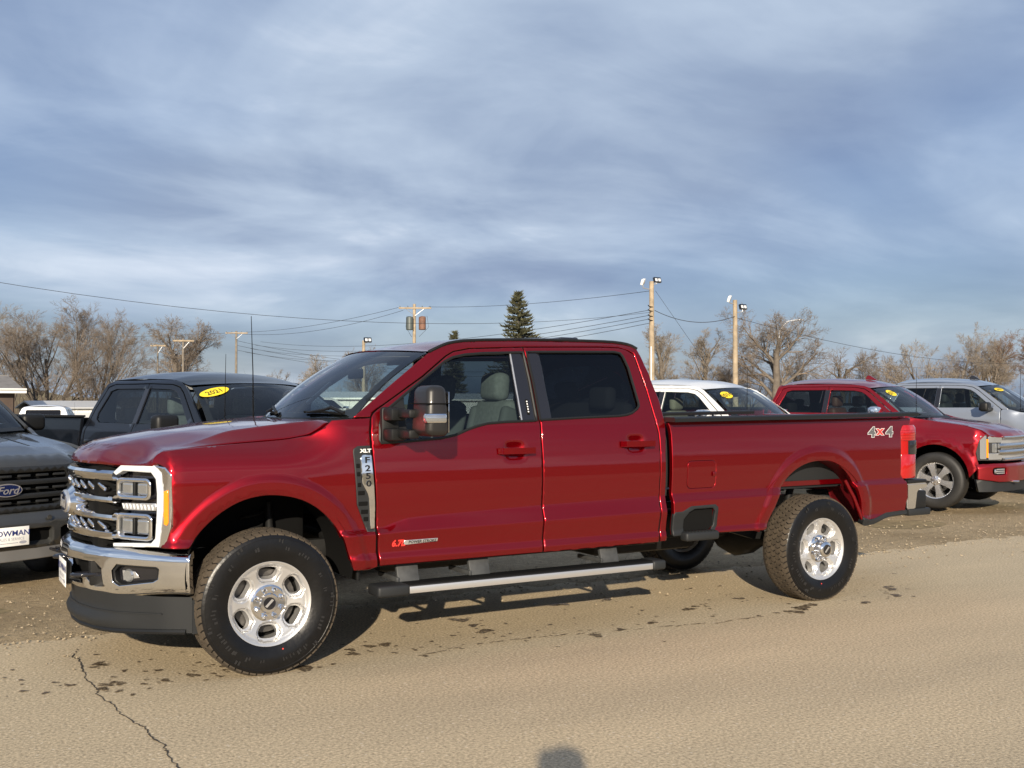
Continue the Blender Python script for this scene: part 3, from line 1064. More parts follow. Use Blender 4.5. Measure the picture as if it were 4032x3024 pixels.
    for s0, s1 in ((-.93, -.50), (.0, .36)):
        w = tube('wiper', [wsp(s0 + .02, .03, .02), wsp(s0 + .16, .075, .035), wsp((s0 + s1) / 2, .06, .03), wsp(s1, .035, .022)], [.012, .012, .009, .006], BLACKP, T, 6)
        tube('wiper_blade', [wsp(s0 + .05, .025, .014), wsp(s0 + .25, .05, .016), wsp(s1 + .05, .05, .014)], .008, MATTEB, w, 6)
    zrail = Tab([(.8, 1.85), (.95, 1.865), (1.106, 1.897), (1.205, 1.944), (1.277, 1.967), (1.42, 1.988), (1.937, 2.009), (2.5, 2.014), (2.66, 2.010), (2.76, 1.996), (2.84, 1.95)], .05)
    zcen = Tab([(.90, 1.910), (.96, 1.930), (1.05, 1.955), (1.17, 1.980), (1.35, 2.003), (1.6, 2.026), (1.8, 2.038), (2.2, 2.052), (2.5, 2.050), (2.7, 2.034), (2.84, 2.0)], .06)

    def roof(s, t):
        y = (2 * s - 1) * .712
        q = 1 - (y / .752) ** 2
        x0 = 1.106 - .155 * q
        x = x0 + (2.82 - x0) * t
        k = 1 - np.abs(y / .712) ** 2.6
        zr = zrail(x) + (1 - t) ** 6 * 0.0
        z = zr + (zcen(x) - zr) * k
        ztop = 1.894 + .030 * q
        f = np.exp(-t * 14)
        return np.stack([x, y, z * (1 - f) + (ztop + .006) * f], 1)
    rf = patch('roof', roof, 33, 41, RED, T, out=(0, 0, 1))
    patch('headliner', lambda s, t: roof(s, t) - np.array([-.02, 0, .05]), 15, 15, GREYIN, T, out=(0, 0, 1))
    # centre high lamp housing on the roof's rear
    box('roof_lamp', (2.60, 0, 2.056), (.17, .34, .036), GLOSSB, T, .016, seg=3)
    # cab back wall with rear window
    cw = [(-.93, .60), (-.93, 1.41), (-.755, 1.92), (-.68, 1.985), (.68, 1.985), (.755, 1.92), (.93, 1.41), (.93, .60)]
    rw = smooth_poly([(-.66, 1.47), (-.60, 1.86), (.60, 1.86), (.66, 1.47)], 2)
    back = panel('cab_back', cw, lambda u, v: np.stack([2.900 - np.clip(v - 1.41, 0, 1) * .20, u, v], 1), RED, T, holes=[rw], step=.08, out=(1, 0, 0))
    panel('rear_window', rw, lambda u, v: np.stack([2.888 - np.clip(v - 1.41, 0, 1) * .20, u, v], 1), GL_DARK, back, step=.1, rnd=0, flange=0, out=(1, 0, 0))
    for o in both:
        mirror_at(o)
    # ---- grille
    gr = panel('grille', [(-.64, .765), (.64, .765), (.64, 1.19), (-.64, 1.19)], face(.075), MATTEB, T, step=.08, rnd=0, flange=0, out=(-1, 0, 0))
    def fpath(z, y0, y1, n=31, off=0.0):
        Fq = face(off)
        yv = np.linspace(y0, y1, n)
        return [tuple(p) for p in Fq(yv, np.full(n, z) if not hasattr(z, '__len__') else np.interp(yv, z[0], z[1]))]
    for zz, h, d in ((1.150, .028, .035), (1.016, .021, .03), (.916, .021, .03), (.812, .026, .035)):
        sweep('grille_bar', fpath(zz, -.615, .615, 41, .012), [(-.03, -h), (.018, -h * .95), (.028, -h * .3), (.026, h * .5), (.010, h), (-.03, h)], CHROME, gr)
    for zz in (.785, .84, .86, .88, .95, .98, 1.06, 1.09, 1.11):
        sweep('grille_mesh_bar', fpath(zz, -.58, .58, 25, .055), [(-.004, -.004), (.004, -.004), (.004, .004), (-.004, .004)], BLACKP, gr)
    # chrome louvre tabs in the two rows between bars
    for zz in (1.086, .866):
        for k in range(5):
            for sg in (-1, 1):
                y0 = sg * (.055 + .112 * k)
                p = Vector(face(.010)(np.array([y0]), np.array([zz]))[0])
                g = float(XF(abs(y0) + .01) - XF(abs(y0) - .01)) / .02 * sg
                M = Matrix.Rotation(math.atan2(-g, 1.0), 4, 'Z') @ Matrix.Rotation(rad(-24 * sg), 4, 'X')
                bm = bmesh.new()
                add_box(bm, p, (.036, .082, .026), M, .008, 2)
                bm_obj('grille_tab', bm, CHROME, gr)
    # emblem: blue oval in a chrome surround standing off the bars
    def oval(name, a, b, x0, x1, m, par, rim=.01):
        V, Fq = [], []
        n = 40
        for i in range(n):
            t = 2 * math.pi * i / n
            for (k, xx) in ((1.0, x1), (1.0, x0 + rim), (1 - rim / b * .8, x0)):
                V.append((xx, a * k * math.cos(t) if k == 1 else (a - rim) * math.cos(t), .966 + (b * math.sin(t) if k == 1 else (b - rim) * math.sin(t))))
        for i in range(n):
            j = (i + 1) % n
            Fq += [(3 * i, 3 * j, 3 * j + 1, 3 * i + 1), (3 * i + 1, 3 * j + 1, 3 * j + 2, 3 * i + 2)]
        Fq.append(tuple(3 * i + 2 for i in range(n)))
        return mesh_obj(name, V, Fq, m, par, angle=40)
    oval('emblem_surround', .205, .096, -.972, -.88, CHROME, gr, .03)
    oval('emblem_rim', .158, .068, -.990, -.955, SATIN, gr, .008)
    oval('emblem_oval', .146, .058, -.9935, -.975, BLUEOV, gr, .004)
    text_obj('emblem_script', 'Ford', SATIN, gr, lambda V: np.stack([-.9945 - V[:, 2], -V[:, 0], .966 + V[:, 1]], 1), size=.105, depth=.001, shear=.35, bold=.001, sx=1.05)
    # ---- headlights (both sides)
    heads = []
    hl = panel('headlight', [(-.60, .752), (-.60, 1.172), (-.655, 1.212), (-.870, 1.217), (-.945, 1.20), (-.965, .97), (-.925, .760)], face(.085), GLOSSB, T, step=.05, rnd=.004, flange=.02, out=(-1, 0, 0))
    drl = [(-.595, 1.170), (-.650, 1.211), (-.875, 1.216), (-.918, 1.175), (-.932, 1.06), (-.930, .96), (-.908, .765), (-.595, .746), (-.595, .766), (-.858, .782), (-.884, .812), (-.892, .95), (-.893, 1.06), (-.885, 1.140), (-.855, 1.176), (-.665, 1.180), (-.612, 1.152)]
    panel('daytime_lamp', drl, face(.004), WHITEP, hl, step=.02, rnd=.006, flange=.05, out=(-1, 0, 0))
    bez = [(-.880, 1.215), (-.945, 1.208), (-.980, 1.170), (-.984, .98), (-.980, .88), (-.945, .766), (-.914, .764), (-.936, .96), (-.938, 1.06), (-.924, 1.177)]
    panel('lamp_bezel', bez, face(.003), CHROME, hl, step=.02, rnd=.004, flange=.04, out=(-1, 0, 0))
    panel('side_marker', [(-.942, 1.076), (-.966, 1.084), (-.968, .905), (-.962, .888), (-.944, .893)], face(-.004), AMBER, hl, step=.02, rnd=.003, flange=.01, out=(-1, 0, 0))
    def ring(y0, z0, y1, z1, w, off, m, nm, dep):
        panel(nm, rrect(y0, z0, y1, z1, .035), face(off), m, hl, holes=[rrect(y0 + w, z0 + w, y1 - w, z1 - w, .02)], step=.02, rnd=.006, flange=dep, out=(-1, 0, 0))
    ring(-.842, 1.018, -.600, 1.140, .022, .018, CHROME, 'lamp_frame', .05)
    ring(-.852, .790, -.600, .940, .022, .018, CHROME, 'lamp_frame', .05)
    for z0, z1 in ((1.040, 1.118), (.820, .912)):
        panel('lamp_reflector', [(-.822, z0), (-.612, z0), (-.612, z1), (-.822, z1)], face(.060), SATIN, hl, step=.05, rnd=0, flange=0, out=(-1, 0, 0))
        panel('projector_lens', rrect(-.812, z0 + .006, -.735, z1 - .006, .012), face(.035), LAMPGL, hl, step=.03, rnd=.008, flange=.02, out=(-1, 0, 0))
        panel('projector_lens', rrect(-.705, z0 + .006, -.630, z1 - .006, .012), face(.035), LAMPGL, hl, step=.03, rnd=.008, flange=.02, out=(-1, 0, 0))
        panel('lamp_divider', rrect(-.728, z0, -.712, z1, .004, 2), face(.030), BLACKP, hl, step=.03, rnd=.002, flange=.02, out=(-1, 0, 0))
    panel('turn_lamp', [(-.865, .962), (-.645, .955), (-.645, .994), (-.865, 1.002)], face(.035), SATIN, hl, step=.03, rnd=.003, flange=.02, out=(-1, 0, 0))
    for k in range(9):
        yk = -.855 + k * .025
        panel('turn_lamp_rib', [(yk, .963), (yk + .008, .963), (yk + .018, .993), (yk + .010, .993)], face(.030), WHITEP, hl, step=.03, rnd=.001, flange=.006, out=(-1, 0, 0))
    mirror_at(hl)
    # ---- front bumper
    def bz(y, z): return (y, bump_v(z))
    fog = [bz(-.622, .615), bz(-.650, .652), bz(-.850, .650), bz(-.864, .635), bz(-.858, .575), bz(-.835, .556), bz(-.655, .525), bz(-.622, .550)]
    mid = [bz(-.28, .655), bz(-.50, .655), bz(-.555, .620), bz(-.555, .515), bz(-.47, .505), bz(-.43, .540), bz(-.39, .575), bz(-.35, .510), bz(-.28, .505), bz(.28, .505), bz(.35, .510), bz(.39, .575), bz(.43, .540), bz(.47, .505), bz(.555, .515), bz(.555, .620), bz(.50, .655), bz(.28, .655)]
    K = 12.0
    sc = lambda poly: [(p[0], p[1] / K) for p in poly]
    BF0 = bumper_F()
    BF = lambda u, v: BF0(u, v * K)
    ol = [(-.985, .9), (-.985, 8.2)] + [(y, 9.0) for y in np.linspace(-.9, .9, 13)] + [(.985, 8.2), (.985, .9)] + [(y, 0.0) for y in np.linspace(.9, -.9, 13)]
    bump = panel('front_bumper', sc(ol), BF, CHROME, T, holes=[sc(fog), sc([(-p[0], p[1]) for p in fog]), sc(mid)], step=.03, rnd=.003, flange=.04, out=(-1, 0, 0))
    for sg in (1, -1):
        f2 = [(sg * p[0], p[1]) for p in fog]
        cx_ = sum(p[0] for p in f2) / len(f2); cv_ = sum(p[1] for p in f2) / len(f2)
        big = [(cx_ + (p[0] - cx_) * 1.04, cv_ + (p[1] - cv_) * 1.06) for p in f2]
        panel('fog_bezel', sc(big), lambda u, v: BF(u, v) + np.array([.050, -.0, 0]), GLOSSB, bump, step=.05, rnd=0, flange=0, out=(-1, 0, 0))
        panel('fog_frame', sc(f2), lambda u, v: BF(u, v) + np.array([.008, 0, 0]), BLACKP, bump, holes=[sc([(cx_ + (p[0] - cx_) * .90, cv_ + (p[1] - cv_) * .84) for p in f2])], step=.03, rnd=.003, flange=.04, out=(-1, 0, 0))
        q = BF0(np.array([sg * -.69]), np.array([bump_v(.585)]))[0]
        fl_ = lathe('fog_lamp', [(0, -.012), (.030, -.014), (.038, -.006), (.040, .03)], LAMPGL, bump, 24, 'x', (0, 0, 0))
        fl_.location = (q[0] + .035, q[1] + sg * .02, q[2])
        fl_.rotation_euler = (0, 0, rad(sg * 35))
        panel('fog_reflector', sc([(sg * p[0], p[1]) for p in (bz(-.64, .555), bz(-.64, .615), bz(-.71, .61), bz(-.73, .575))]), lambda u, v: BF(u, v) + np.array([.045, 0, 0]), SATIN, bump, step=.03, rnd=0, flange=0, out=(-1, 0, 0))
    panel('bumper_inner', sc([(-.60, bump_v(.69)), (.60, bump_v(.69)), (.60, bump_v(.48)), (-.60, bump_v(.48))]), lambda u, v: BF(u, v) + np.array([.10, 0, 0]), MATTEB, bump, step=.08, rnd=0, flange=0, out=(-1, 0, 0))
    patch('bumper_top_pad', lambda s, t: np.stack([XB(np.abs((2 * s - 1) * .93)) + .055 + t * .12, (2 * s - 1) * .93 * (1 - .02 * t), .754 + .006 * t - .012 * sstep(.55, .95, np.abs((2 * s - 1) * .93))], 1), 40, 3, BLACKP, bump, out=(0, 0, 1))
    for sg in (-1, 1):
        y0 = sg * .42
        x0 = float(XB(.42))
        tube('tow_hook', [(x0 + .12, y0 - .035, .575), (x0 + .01, y0 - .040, .575), (x0 - .055, y0 - .025, .575), (x0 - .07, y0, .575), (x0 - .055, y0 + .025, .575), (x0 + .01, y0 + .040, .575), (x0 + .12, y0 + .035, .575)], .013, GLOSSB, T, 8)
    # plate
    pl = box('license_plate', (-.992, .0, .54), (.004, .305, .155), WHITEPL, T, .0015)
    pt = lambda z0: (lambda V: np.stack([-1.2275 - V[:, 2], -V[:, 0], z0 + V[:, 1]], 1))
    text_obj('plate_print', 'BOWMAN', NAVY, pl, lambda V: np.stack([np.full(len(V), -.0032), -V[:, 0], .028 + V[:, 1]], 1), size=.062, bold=.001, sx=1.12)
    text_obj('plate_print', 'SALES & SERVICE', mat('plate_grey', (.30, .31, .36), .5), pl, lambda V: np.stack([np.full(len(V), -.0032), -V[:, 0], -.020 + V[:, 1]], 1), size=.032, sx=.95)
    mesh_obj('plate_line', [(-.0032, .12, -.052), (-.0032, -.06, -.052), (-.0032, -.06, -.047), (-.0032, .12, -.047)], [(0, 1, 2, 3)], MATS['plate_grey'], pl, False)
    mesh_obj('plate_oval', [(-.0032, -.10 + .032 * math.cos(a), -.048 + .012 * math.sin(a)) for a in np.linspace(0, 6.283, 21)[:-1]], [tuple(range(20))], MATS['plate_grey'], pl, False)
    for v in pl.data.vertices:
        v.co -= Vector((-.992, 0, .54))
    pl.location = (-.992, 0, .54)
    box('plate_bracket', (-.970, 0, .54), (.035, .22, .13), BLACKP, T, .006)
    # air dam
    def dam(s, t):
        y = (2 * s - 1) * .93
        a = np.abs(y)
        k = 1 - t
        x = XB(a) + .06 + .03 * k - .045 * np.exp(-((t - .25) / .22) ** 2) * sstep(.75, .35, a) + .04 * sstep(.8, .95, a)
        z0 = .250 + .022 * sstep(.45, .93, a)
        return np.stack([x, y * (1 - .01 * t), z0 + (.475 - z0) * t], 1)
    dm = patch('air_dam', dam, 61, 15, GREYP, T, out=(-1, 0, 0))
    lp = dam(np.linspace(.02, .98, 41), np.full(41, .0))
    sweep('air_dam_lip', [tuple(q) for q in lp], [(.0, -.006), (.016, -.004), (.020, .008), (.012, .020), (-.004, .022)], BLACKP, dm)
    gp = dam(np.linspace(.06, .94, 41), np.full(41, .52))
    sweep('air_dam_rib', [tuple(q) for q in gp], [(-.004, -.006), (.007, -.003), (.007, .003), (-.004, .006)], GREYP, dm)
    for sg in (-1, 1):
        prism('air_dam_end', [(float(XB(.93)) + .10, .27), (float(XB(.93)) + .17, .275), (float(XB(.93)) + .17, .46), (float(XB(.93)) + .10, .46)], .012, GREYP, dm, 'xz', sg * .93 - .006)
    # ---- mirrors
    for sg in (-1, 1):
        bm = bmesh.new()
        add_box(bm, (.870, sg * 1.280, 1.518), (.155, .245, .302), None, .040, 5)
        for v in bm.verts:
            k = (v.co.z - 1.368) / .3
            if k > .55:
                v.co.y -= sg * (k - .55) * .055 * (1 if (v.co.y - sg * 1.28) * sg > 0 else -.3)
                v.co.x += (k - .55) * .06 * (1 if v.co.x < .87 else -.35)
            if k < .2:
                v.co.x += (.2 - k) * .08 * (1 if v.co.x < .87 else 0)
        mr = bm_obj('side_mirror', bm, mat('mirror_shell_grey', (.014, .013, .0125), .42, coat=.1), T, angle=60)
        box('mirror_cap_seam', (.870, sg * 1.280, 1.562), (.1562, .2465, .004), MATTEB, mr, .0)
        box('signal_frame', (.857, sg * 1.3815, 1.475), (.137, .055, .060), CHROME, mr, .014, None, 2)
        box('signal_lens', (.853, sg * 1.3855, 1.475), (.137, .053, .044), LAMPGL, mr, .012, None, 2)
        box('mirror_glass', (.949, sg * 1.28, 1.51), (.004, .20, .24), CHROME, mr, .001)
        for zz in (1.500, 1.378):
            bm = bmesh.new()
            add_box(bm, (.800, sg * 1.12, zz), (.070, .20, .052), None, .012)
            add_box(bm, (.765, sg * 1.000, zz - .006), (.11, .11, .078), Matrix.Rotation(rad(-10 * sg), 4, 'Z'), .016)
            bm_obj('mirror_arm', bm, BLACKP, mr)
        box('mirror_base', (.755, sg * .945, 1.425), (.12, .05, .23), BLACKP, mr, .02)
    # ---- tail lights, tailgate, rear bumper
    for sg in (-1, 1):
        tlp = smooth_poly([(5.408, -.972), (5.585, -.958), (5.640, -.930), (5.660, -.875), (5.660, -.80), (5.41, -.80)], 1)

        back = smooth_poly([(5.50, -.967), (5.585, -.962), (5.645, -.935), (5.666, -.877), (5.666, -.80), (5.50, -.80)], 1)

        def lens(name, levels, m, par, grow=0.0, tlp=tlp):
            bm = bmesh.new()
            rings = [[bm.verts.new((5.41 + (p[0] - 5.41) * k, sg * (-p[1] - .80) * (k + grow) + sg * .80, zz)) for p in tlp] for zz, k in levels]
            n = len(tlp)
            for a, b in zip(rings[:-1], rings[1:]):
                for i in range(n):
                    bm.faces.new((a[i], a[(i + 1) % n], b[(i + 1) % n], b[i]))
            bm.faces.new(rings[0][::-1]); bm.faces.new(rings[-1])
            return bm_obj(name, bm, m, par, angle=50)
        tl = lens('tail_light', ((.930, .97), (.942, 1.0), (1.125, 1.0), (1.130, .985)), REDLENS, T)
        lens('upper_lens', ((1.248, .985), (1.253, 1.0), (1.355, 1.0), (1.378, .94)), REDLENS, tl)
        lens('lamp_back', ((1.126, .93), (1.252, .93)), REDLENS, tl)
        lens('reverse_lamp', ((1.131, .995), (1.136, 1.0), (1.242, 1.0), (1.247, .995)), GLOSSB, tl, 0.0, back)
        for k in range(4):
            lens('lens_rib', ((1.268 + k * .022, 1.0), (1.271 + k * .022, 1.0)), mat('lens_rib_red', (.20, .003, .004), .2), tl, .012)
    tg = box('tailgate', (5.60, 0, 1.18), (.07, 1.66, .56), RED, T, .015)
    bmz = bmesh.new()
    add_box(bmz, (5.71, 0, .775), (.20, 1.50, .17), None, .02)
    rb = bm_obj('rear_bumper', bmz, CHROME, T)
    for sg in (-1, 1):
        cpts = [(5.485, .668), (5.485, .882), (5.735, .886), (5.745, .845), (5.655, .835), (5.615, .81), (5.590, .668)]
        prism('bumper_corner', cpts, .10, CHROME, rb, 'xz', -.965 if sg < 0 else .865, .008)
        box('bumper_corner_step', (5.665, sg * .90, .742), (.15, .11, .15), BLACKP, rb, .012)
        box('bumper_step_pad', (5.640, sg * .895, .640), (.28, .15, .060), GREYP, rb, .014)
        box('bumper_top_pad', (5.61, sg * .90, .900), (.24, .14, .030), BLACKP, rb, .010)
    # ---- running boards
    for sg in (-1, 1):
        rbd = box('running_board', (1.742, sg * .955, .428), (2.10, .17, .040), BLACKP, T, .010)
        st_ = box('board_trim', (1.787, sg * 1.040, .418), (1.87, .012, .042), SATIN, rbd, .003)
        prism('board_tread', [(.77, -.915), (2.73, -.915), (2.73, -1.030), (.87, -1.030)], .006, MATTEB, rbd, 'xy', .4485) if sg < 0 else None
        for x0, x1, xt in ((.640, .852, -1), (2.722, 2.838, 1)):
            box('board_end_cap', ((x0 + x1) / 2, sg * .965, .421), (x1 - x0, .175, .068), GREYP, rbd, .018, seg=3)
        for x0 in (.895, 1.402, 2.435):
            bm = bmesh.new()
            add_box(bm, (x0, sg * .905, .505), (.147, .03, .12), Matrix.Rotation(rad(18 * sg), 4, 'X'), .006)
            add_box(bm, (x0 - .08, sg * .80, .47), (.02, .30, .03), None, .005)
            bm_obj('board_bracket', bm, mat('bracket_grey', (.05, .052, .053), .5, noise=(12, .3)), rbd)
    # ---- underbody
    for sg in (-1, 1):
        box('frame_rail', (2.3, sg * .43, .60), (6.4, .07, .18), CHASSIS, T, .01)
        box('body_sill', (1.75, sg * .80, .60), (2.25, .22, .10), CHASSIS, T, .02)
    fa = tube('front_axle', [(0, -.86, .41), (0, -.6, .41), (0, -.2, .41), (0, .25, .41), (0, .6, .41), (0, .86, .41)], [.05, .05, .06, .10, .05, .05], CHASSIS, T, 12)
    ra = tube('rear_axle', [(4.468, -.86, .41), (4.468, -.3, .41), (4.468, -.16, .42), (4.468, 0, .42), (4.468, .16, .42), (4.468, .3, .41), (4.468, .86, .41)], [.055, .06, .15, .19, .15, .06, .055], CHASSIS, T, 14)
    for sg in (-1, 1):
        # coil spring and damper, front; leaf springs, rear
        hp = [(.02 + .065 * math.cos(t), sg * .52 + .065 * math.sin(t), .50 + .40 * t / (10 * math.pi)) for t in np.linspace(0, 10 * math.pi, 80)]
        tube('coil_spring', hp, .009, CHASSIS, T, 6)
        tube('damper', [(.14, sg * .56, .45), (.13, sg * .55, .68), (.12, sg * .54, .95)], [.028, .028, .02], CHASSIS, T, 10)
        sweep('leaf_spring', [(3.75, sg * .55, .60), (4.1, sg * .55, .50), (4.47, sg * .55, .46), (4.8, sg * .55, .50), (5.15, sg * .55, .61)], [(-.035, -.03), (.035, -.03), (.035, .03), (-.035, .03)], CHASSIS, T)
        tube('rear_damper', [(4.36, sg * .60, .45), (4.53, sg * .58, .90)], .03, CHASSIS, T, 10)
    box('bay_light_block', (-.25, 0, .90), (1.25, 1.00, .62), MATTEB, T, .05)  # plain black box added under the hood to stop light leaking through
    box('fuel_tank', (3.170, -.18, .55), (1.0, .42, .30), CHASSIS, T, .05)
    tube('exhaust_pipe', [(1.4, .35, .50), (2.9, .35, .52), (3.8, .55, .55), (5.0, .72, .55)], .055, CHASSIS, T, 10)
    tube('drive_shaft', [(1.3, 0, .55), (4.3, 0, .47)], .06, CHASSIS, T, 10)
    tube('stabilizer_bar', [(-.30, -.62, .43), (-.42, -.55, .45), (-.45, 0, .46), (-.42, .55, .45), (-.30, .62, .43)], .018, CHASSIS, T, 8)
    box('transfer_skid', (1.366, 0, .52), (.75, .45, .26), CHASSIS, T, .05)
    box('floor_pan', (1.75, 0, .68), (2.3, 1.66, .06), CHASSIS, T, .01)
    box('bed_floor', (4.23, 0, .90), (2.56, 1.55, .05), GREYP, T, .005)
    box('bed_front_wall', (2.975, 0, 1.18), (.03, 1.70, .48), RED, T, .005)
    box('hitch_receiver', (5.246, -.10, .56), (.30, .75, .10), CHASSIS, T, .015)
    box('mud_guard', (0.568, -.80, .60), (.02, .22, .24), BLACKP, T, .004)
    # ---- cabin
    patch('dashboard', lambda s, t: np.stack([.50 + t * .50 - .18 * (1 - (2 * s - 1) ** 2) * (1 - t) * .9, (2 * s - 1) * .80, 1.40 + .03 * np.sin(t * 3.1) - .10 * sstep(.75, 1.0, t)], 1), 21, 13, DARKIN, T, out=(0, 0, 1))
    box('dash_front', (0.984, 0, 1.20), (.12, 1.60, .28), DARKIN, T, .04)
    box('instrument_hood', (0.940, -.40, 1.41), (.20, .38, .07), DARKIN, T, .03)
    sw = lathe('steering_wheel', [(.195 + .016 * math.cos(a), .016 * math.sin(a)) for a in np.linspace(0, 2 * math.pi, 9)], DARKIN, T, 36, 'x')
    sw.location = (1.12, -.40, 1.33)
    sw.rotation_euler = (0, rad(28), 0)
    box('wheel_hub', (0, 0, 0), (.05, .16, .12), DARKIN, sw, .03)
    box('wheel_spoke', (0, 0, 0), (.02, .38, .04), DARKIN, sw, .008)
    for sg in (-1, 1):
        seat = box('front_seat', (1.486, sg * .42, .99), (.54, .52, .17), FABRIC, T, .05)
        box('seat_back', (1.771, sg * .42, 1.30), (.15, .50, .58), FABRIC, seat, .06, Matrix.Rotation(rad(14), 4, 'Y'), 3)
        box('headrest', (1.798, sg * .42, 1.68), (.125, .27, .20), FABRIC, seat, .05, Matrix.Rotation(rad(4), 4, 'Y'), 3)
        for bs2 in (-1, 1):
            box('seat_bolster', (1.752, sg * .42 + bs2 * .225, 1.28), (.17, .08, .52), mat('seat_bolster_grey', (.15, .155, .155), .85), seat, .035, Matrix.Rotation(rad(14), 4, 'Y'), 3)
        tube('headrest_post', [(1.80, sg * .42 - .06, 1.52), (1.81, sg * .42 - .06, 1.62)], .007, SATIN, seat, 6)
        box('rear_headrest', (2.689, sg * .48, 1.60), (.10, .26, .17), mat('rear_seat_dark', (.09, .092, .095), .9), T, .04, None, 3)
        patch('door_trim', lambda s, t, sg=sg: np.stack([.68 + s * 2.14, sg * (W(.68 + s * 2.14, np.full_like(s, 1.1)) - .085 + .02 * t * 0), .68 + t * (.62 + .10 * sstep(.15, .4, s))], 1), 30, 5, DARKIN, T)
    for sg in (-1, 1):
        tube('seat_belt', [(1.90, sg * .80, 1.72), (1.88, sg * .83, 1.35), (1.80, sg * .84, .85)], .016, MATTEB, T, 4)
    box('center_console', (1.476, 0, 1.02), (.70, .24, .22), DARKIN, T, .04)
    box('rear_seat', (2.579, 0, 1.00), (.44, 1.42, .16), MATS['rear_seat_dark'], T, .05)
    box('rear_seat_back', (2.776, 0, 1.28), (.12, 1.42, .58), MATS['rear_seat_dark'], T, .05)
    box('rear_view_mirror', (0.907, .0, 1.77), (.03, .24, .07), DARKIN, T, .012)
    box('sun_visor', (1.148, -.38, 1.865), (.20, .36, .02), GREYIN, T, .008, Matrix.Rotation(rad(-20), 4, 'Y'))
    box('grab_handle', (0.874, .66, 1.64), (.25, .03, .03), GREYIN, T, .01, Matrix.Rotation(rad(-40), 4, 'Y'))
    # antenna on the far fender
    tube('antenna', [(.43, .86, 1.40), (.425, .86, 1.80), (.41, .86, 2.22)], [.006, .004, .0025], MATTEB, T, 6)
    # ---- wheels
    for x, y, rot, rear in ((0.0, -.868, 90, False), (4.468, -.853, 56, True)):
        w = wheel_f250(T, x, y, rot, rear)
        mirror_at(w)
    return T


f250 = build_f250()
# ================================================================== ground
def add_label(o, **k):
    return tag(o, **k)


def ground_mat(name, cols, scales, bump, rough=0.9, speck=None, amp=(.2, .3), stretch=1.0):
    """cols: three colours mixed by noise at three scales"""
    m = bpy.data.materials.new(name)
    m.use_nodes = True
    t = m.node_tree
    L = t.links.new
    b = t.nodes['Principled BSDF']
    b.inputs['Roughness'].default_value = rough
    b.inputs['Specular IOR Level'].default_value = 0.25
    tc = N(t, 'ShaderNodeTexCoord')
    ns = []
    for s in scales:
        n = N(t, 'ShaderNodeTexNoise', inp={'Scale': s, 'Detail': 5.0, 'Roughness': 0.62})
        if stretch != 1.0 and s < 5:
            mp = N(t, 'ShaderNodeMapping')
            mp.inputs['Scale'].default_value = (stretch, 1, 1)
            L(tc.outputs['Object'], mp.inputs[0])
            L(mp.outputs[0], n.inputs['Vector'])
        else:
            L(tc.outputs['Object'], n.inputs['Vector'])
        ns.append(n)
    r1 = N(t, 'ShaderNodeMapRange', inp={1: 0.36, 2: 0.64})
    L(ns[0].outputs[0], r1.inputs[0])
    m1 = N(t, 'ShaderNodeMix', data_type='RGBA')
    m1.inputs[6].default_value = (*cols[0], 1)
    m1.inputs[7].default_value = (*cols[1], 1)
    L(r1.outputs[0], m1.inputs[0])
    r2 = N(t, 'ShaderNodeMapRange', inp={1: 0.30, 2: 0.70, 3: 1 - amp[0], 4: 1 + amp[0]})
    L(ns[1].outputs[0], r2.inputs[0])
    r3 = N(t, 'ShaderNodeMapRange', inp={1: 0.28, 2: 0.72, 3: 1 - amp[1], 4: 1 + amp[1]})
    L(ns[2].outputs[0], r3.inputs[0])
    mu = N(t, 'ShaderNodeMath', operation='MULTIPLY')
    L(r2.outputs[0], mu.inputs[0]); L(r3.outputs[0], mu.inputs[1])
    hv = N(t, 'ShaderNodeHueSaturation')
    L(m1.outputs[2], hv.inputs['Color'])
    L(mu.outputs[0], hv.inputs['Value'])
    last = hv.outputs[0]
    if speck:
        v = N(t, 'ShaderNodeTexVoronoi', inp={'Scale': speck[0]})
        L(tc.outputs['Object'], v.inputs['Vector'])
        lt = N(t, 'ShaderNodeMath', operation='LESS_THAN', inp={1: speck[1]})
        L(v.outputs['Distance'], lt.inputs[0])
        wn_ = N(t, 'ShaderNodeSeparateColor')
        L(v.outputs['Color'], wn_.inputs[0])
        gt = N(t, 'ShaderNodeMath', operation='GREATER_THAN', inp={1: 0.80})
        L(wn_.outputs[0], gt.inputs[0])
        an = N(t, 'ShaderNodeMath', operation='MULTIPLY')
        L(lt.outputs[0], an.inputs[0]); L(gt.outputs[0], an.inputs[1])
        m2 = N(t, 'ShaderNodeMix', data_type='RGBA')
        m2.inputs[7].default_value = (*speck[2], 1)
        L(an.outputs[0], m2.inputs[0])
        L(last, m2.inputs[6])
        last = m2.outputs[2]
    L(last, b.inputs['Base Color'])
    bp = N(t, 'ShaderNodeBump', inp={'Strength': bump[0], 'Distance': bump[1]})
    ad = N(t, 'ShaderNodeMath', operation='ADD')
    L(ns[2].outputs[0], ad.inputs[0]); L(ns[1].outputs[0], ad.inputs[1])
    L(ad.outputs[0], bp.inputs['Height'])
    L(bp.outputs[0], b.inputs['Normal'])
    return m


LOTM = ground_mat('gravel_lot', ((.30, .225, .13), (.42, .325, .20)), (0.9, 14.0, 85.0), (0.9, 0.03), speck=(45.0, 0.22, (.50, .42, .30)), amp=(.22, .38))
ROADM = ground_mat('dusty_asphalt', ((.50, .40, .258), (.43, .35, .232)), (0.45, 1.3, 62.0), (0.55, 0.008), 0.85, speck=(30.0, 0.20, (.62, .53, .39)), amp=(.07, .52), stretch=.3)
FIELDM = ground_mat('dry_grass', ((.26, .20, .11), (.20, .165, .09)), (0.05, 0.8, 9.0), (0.6, 0.05), amp=(.25, .35))


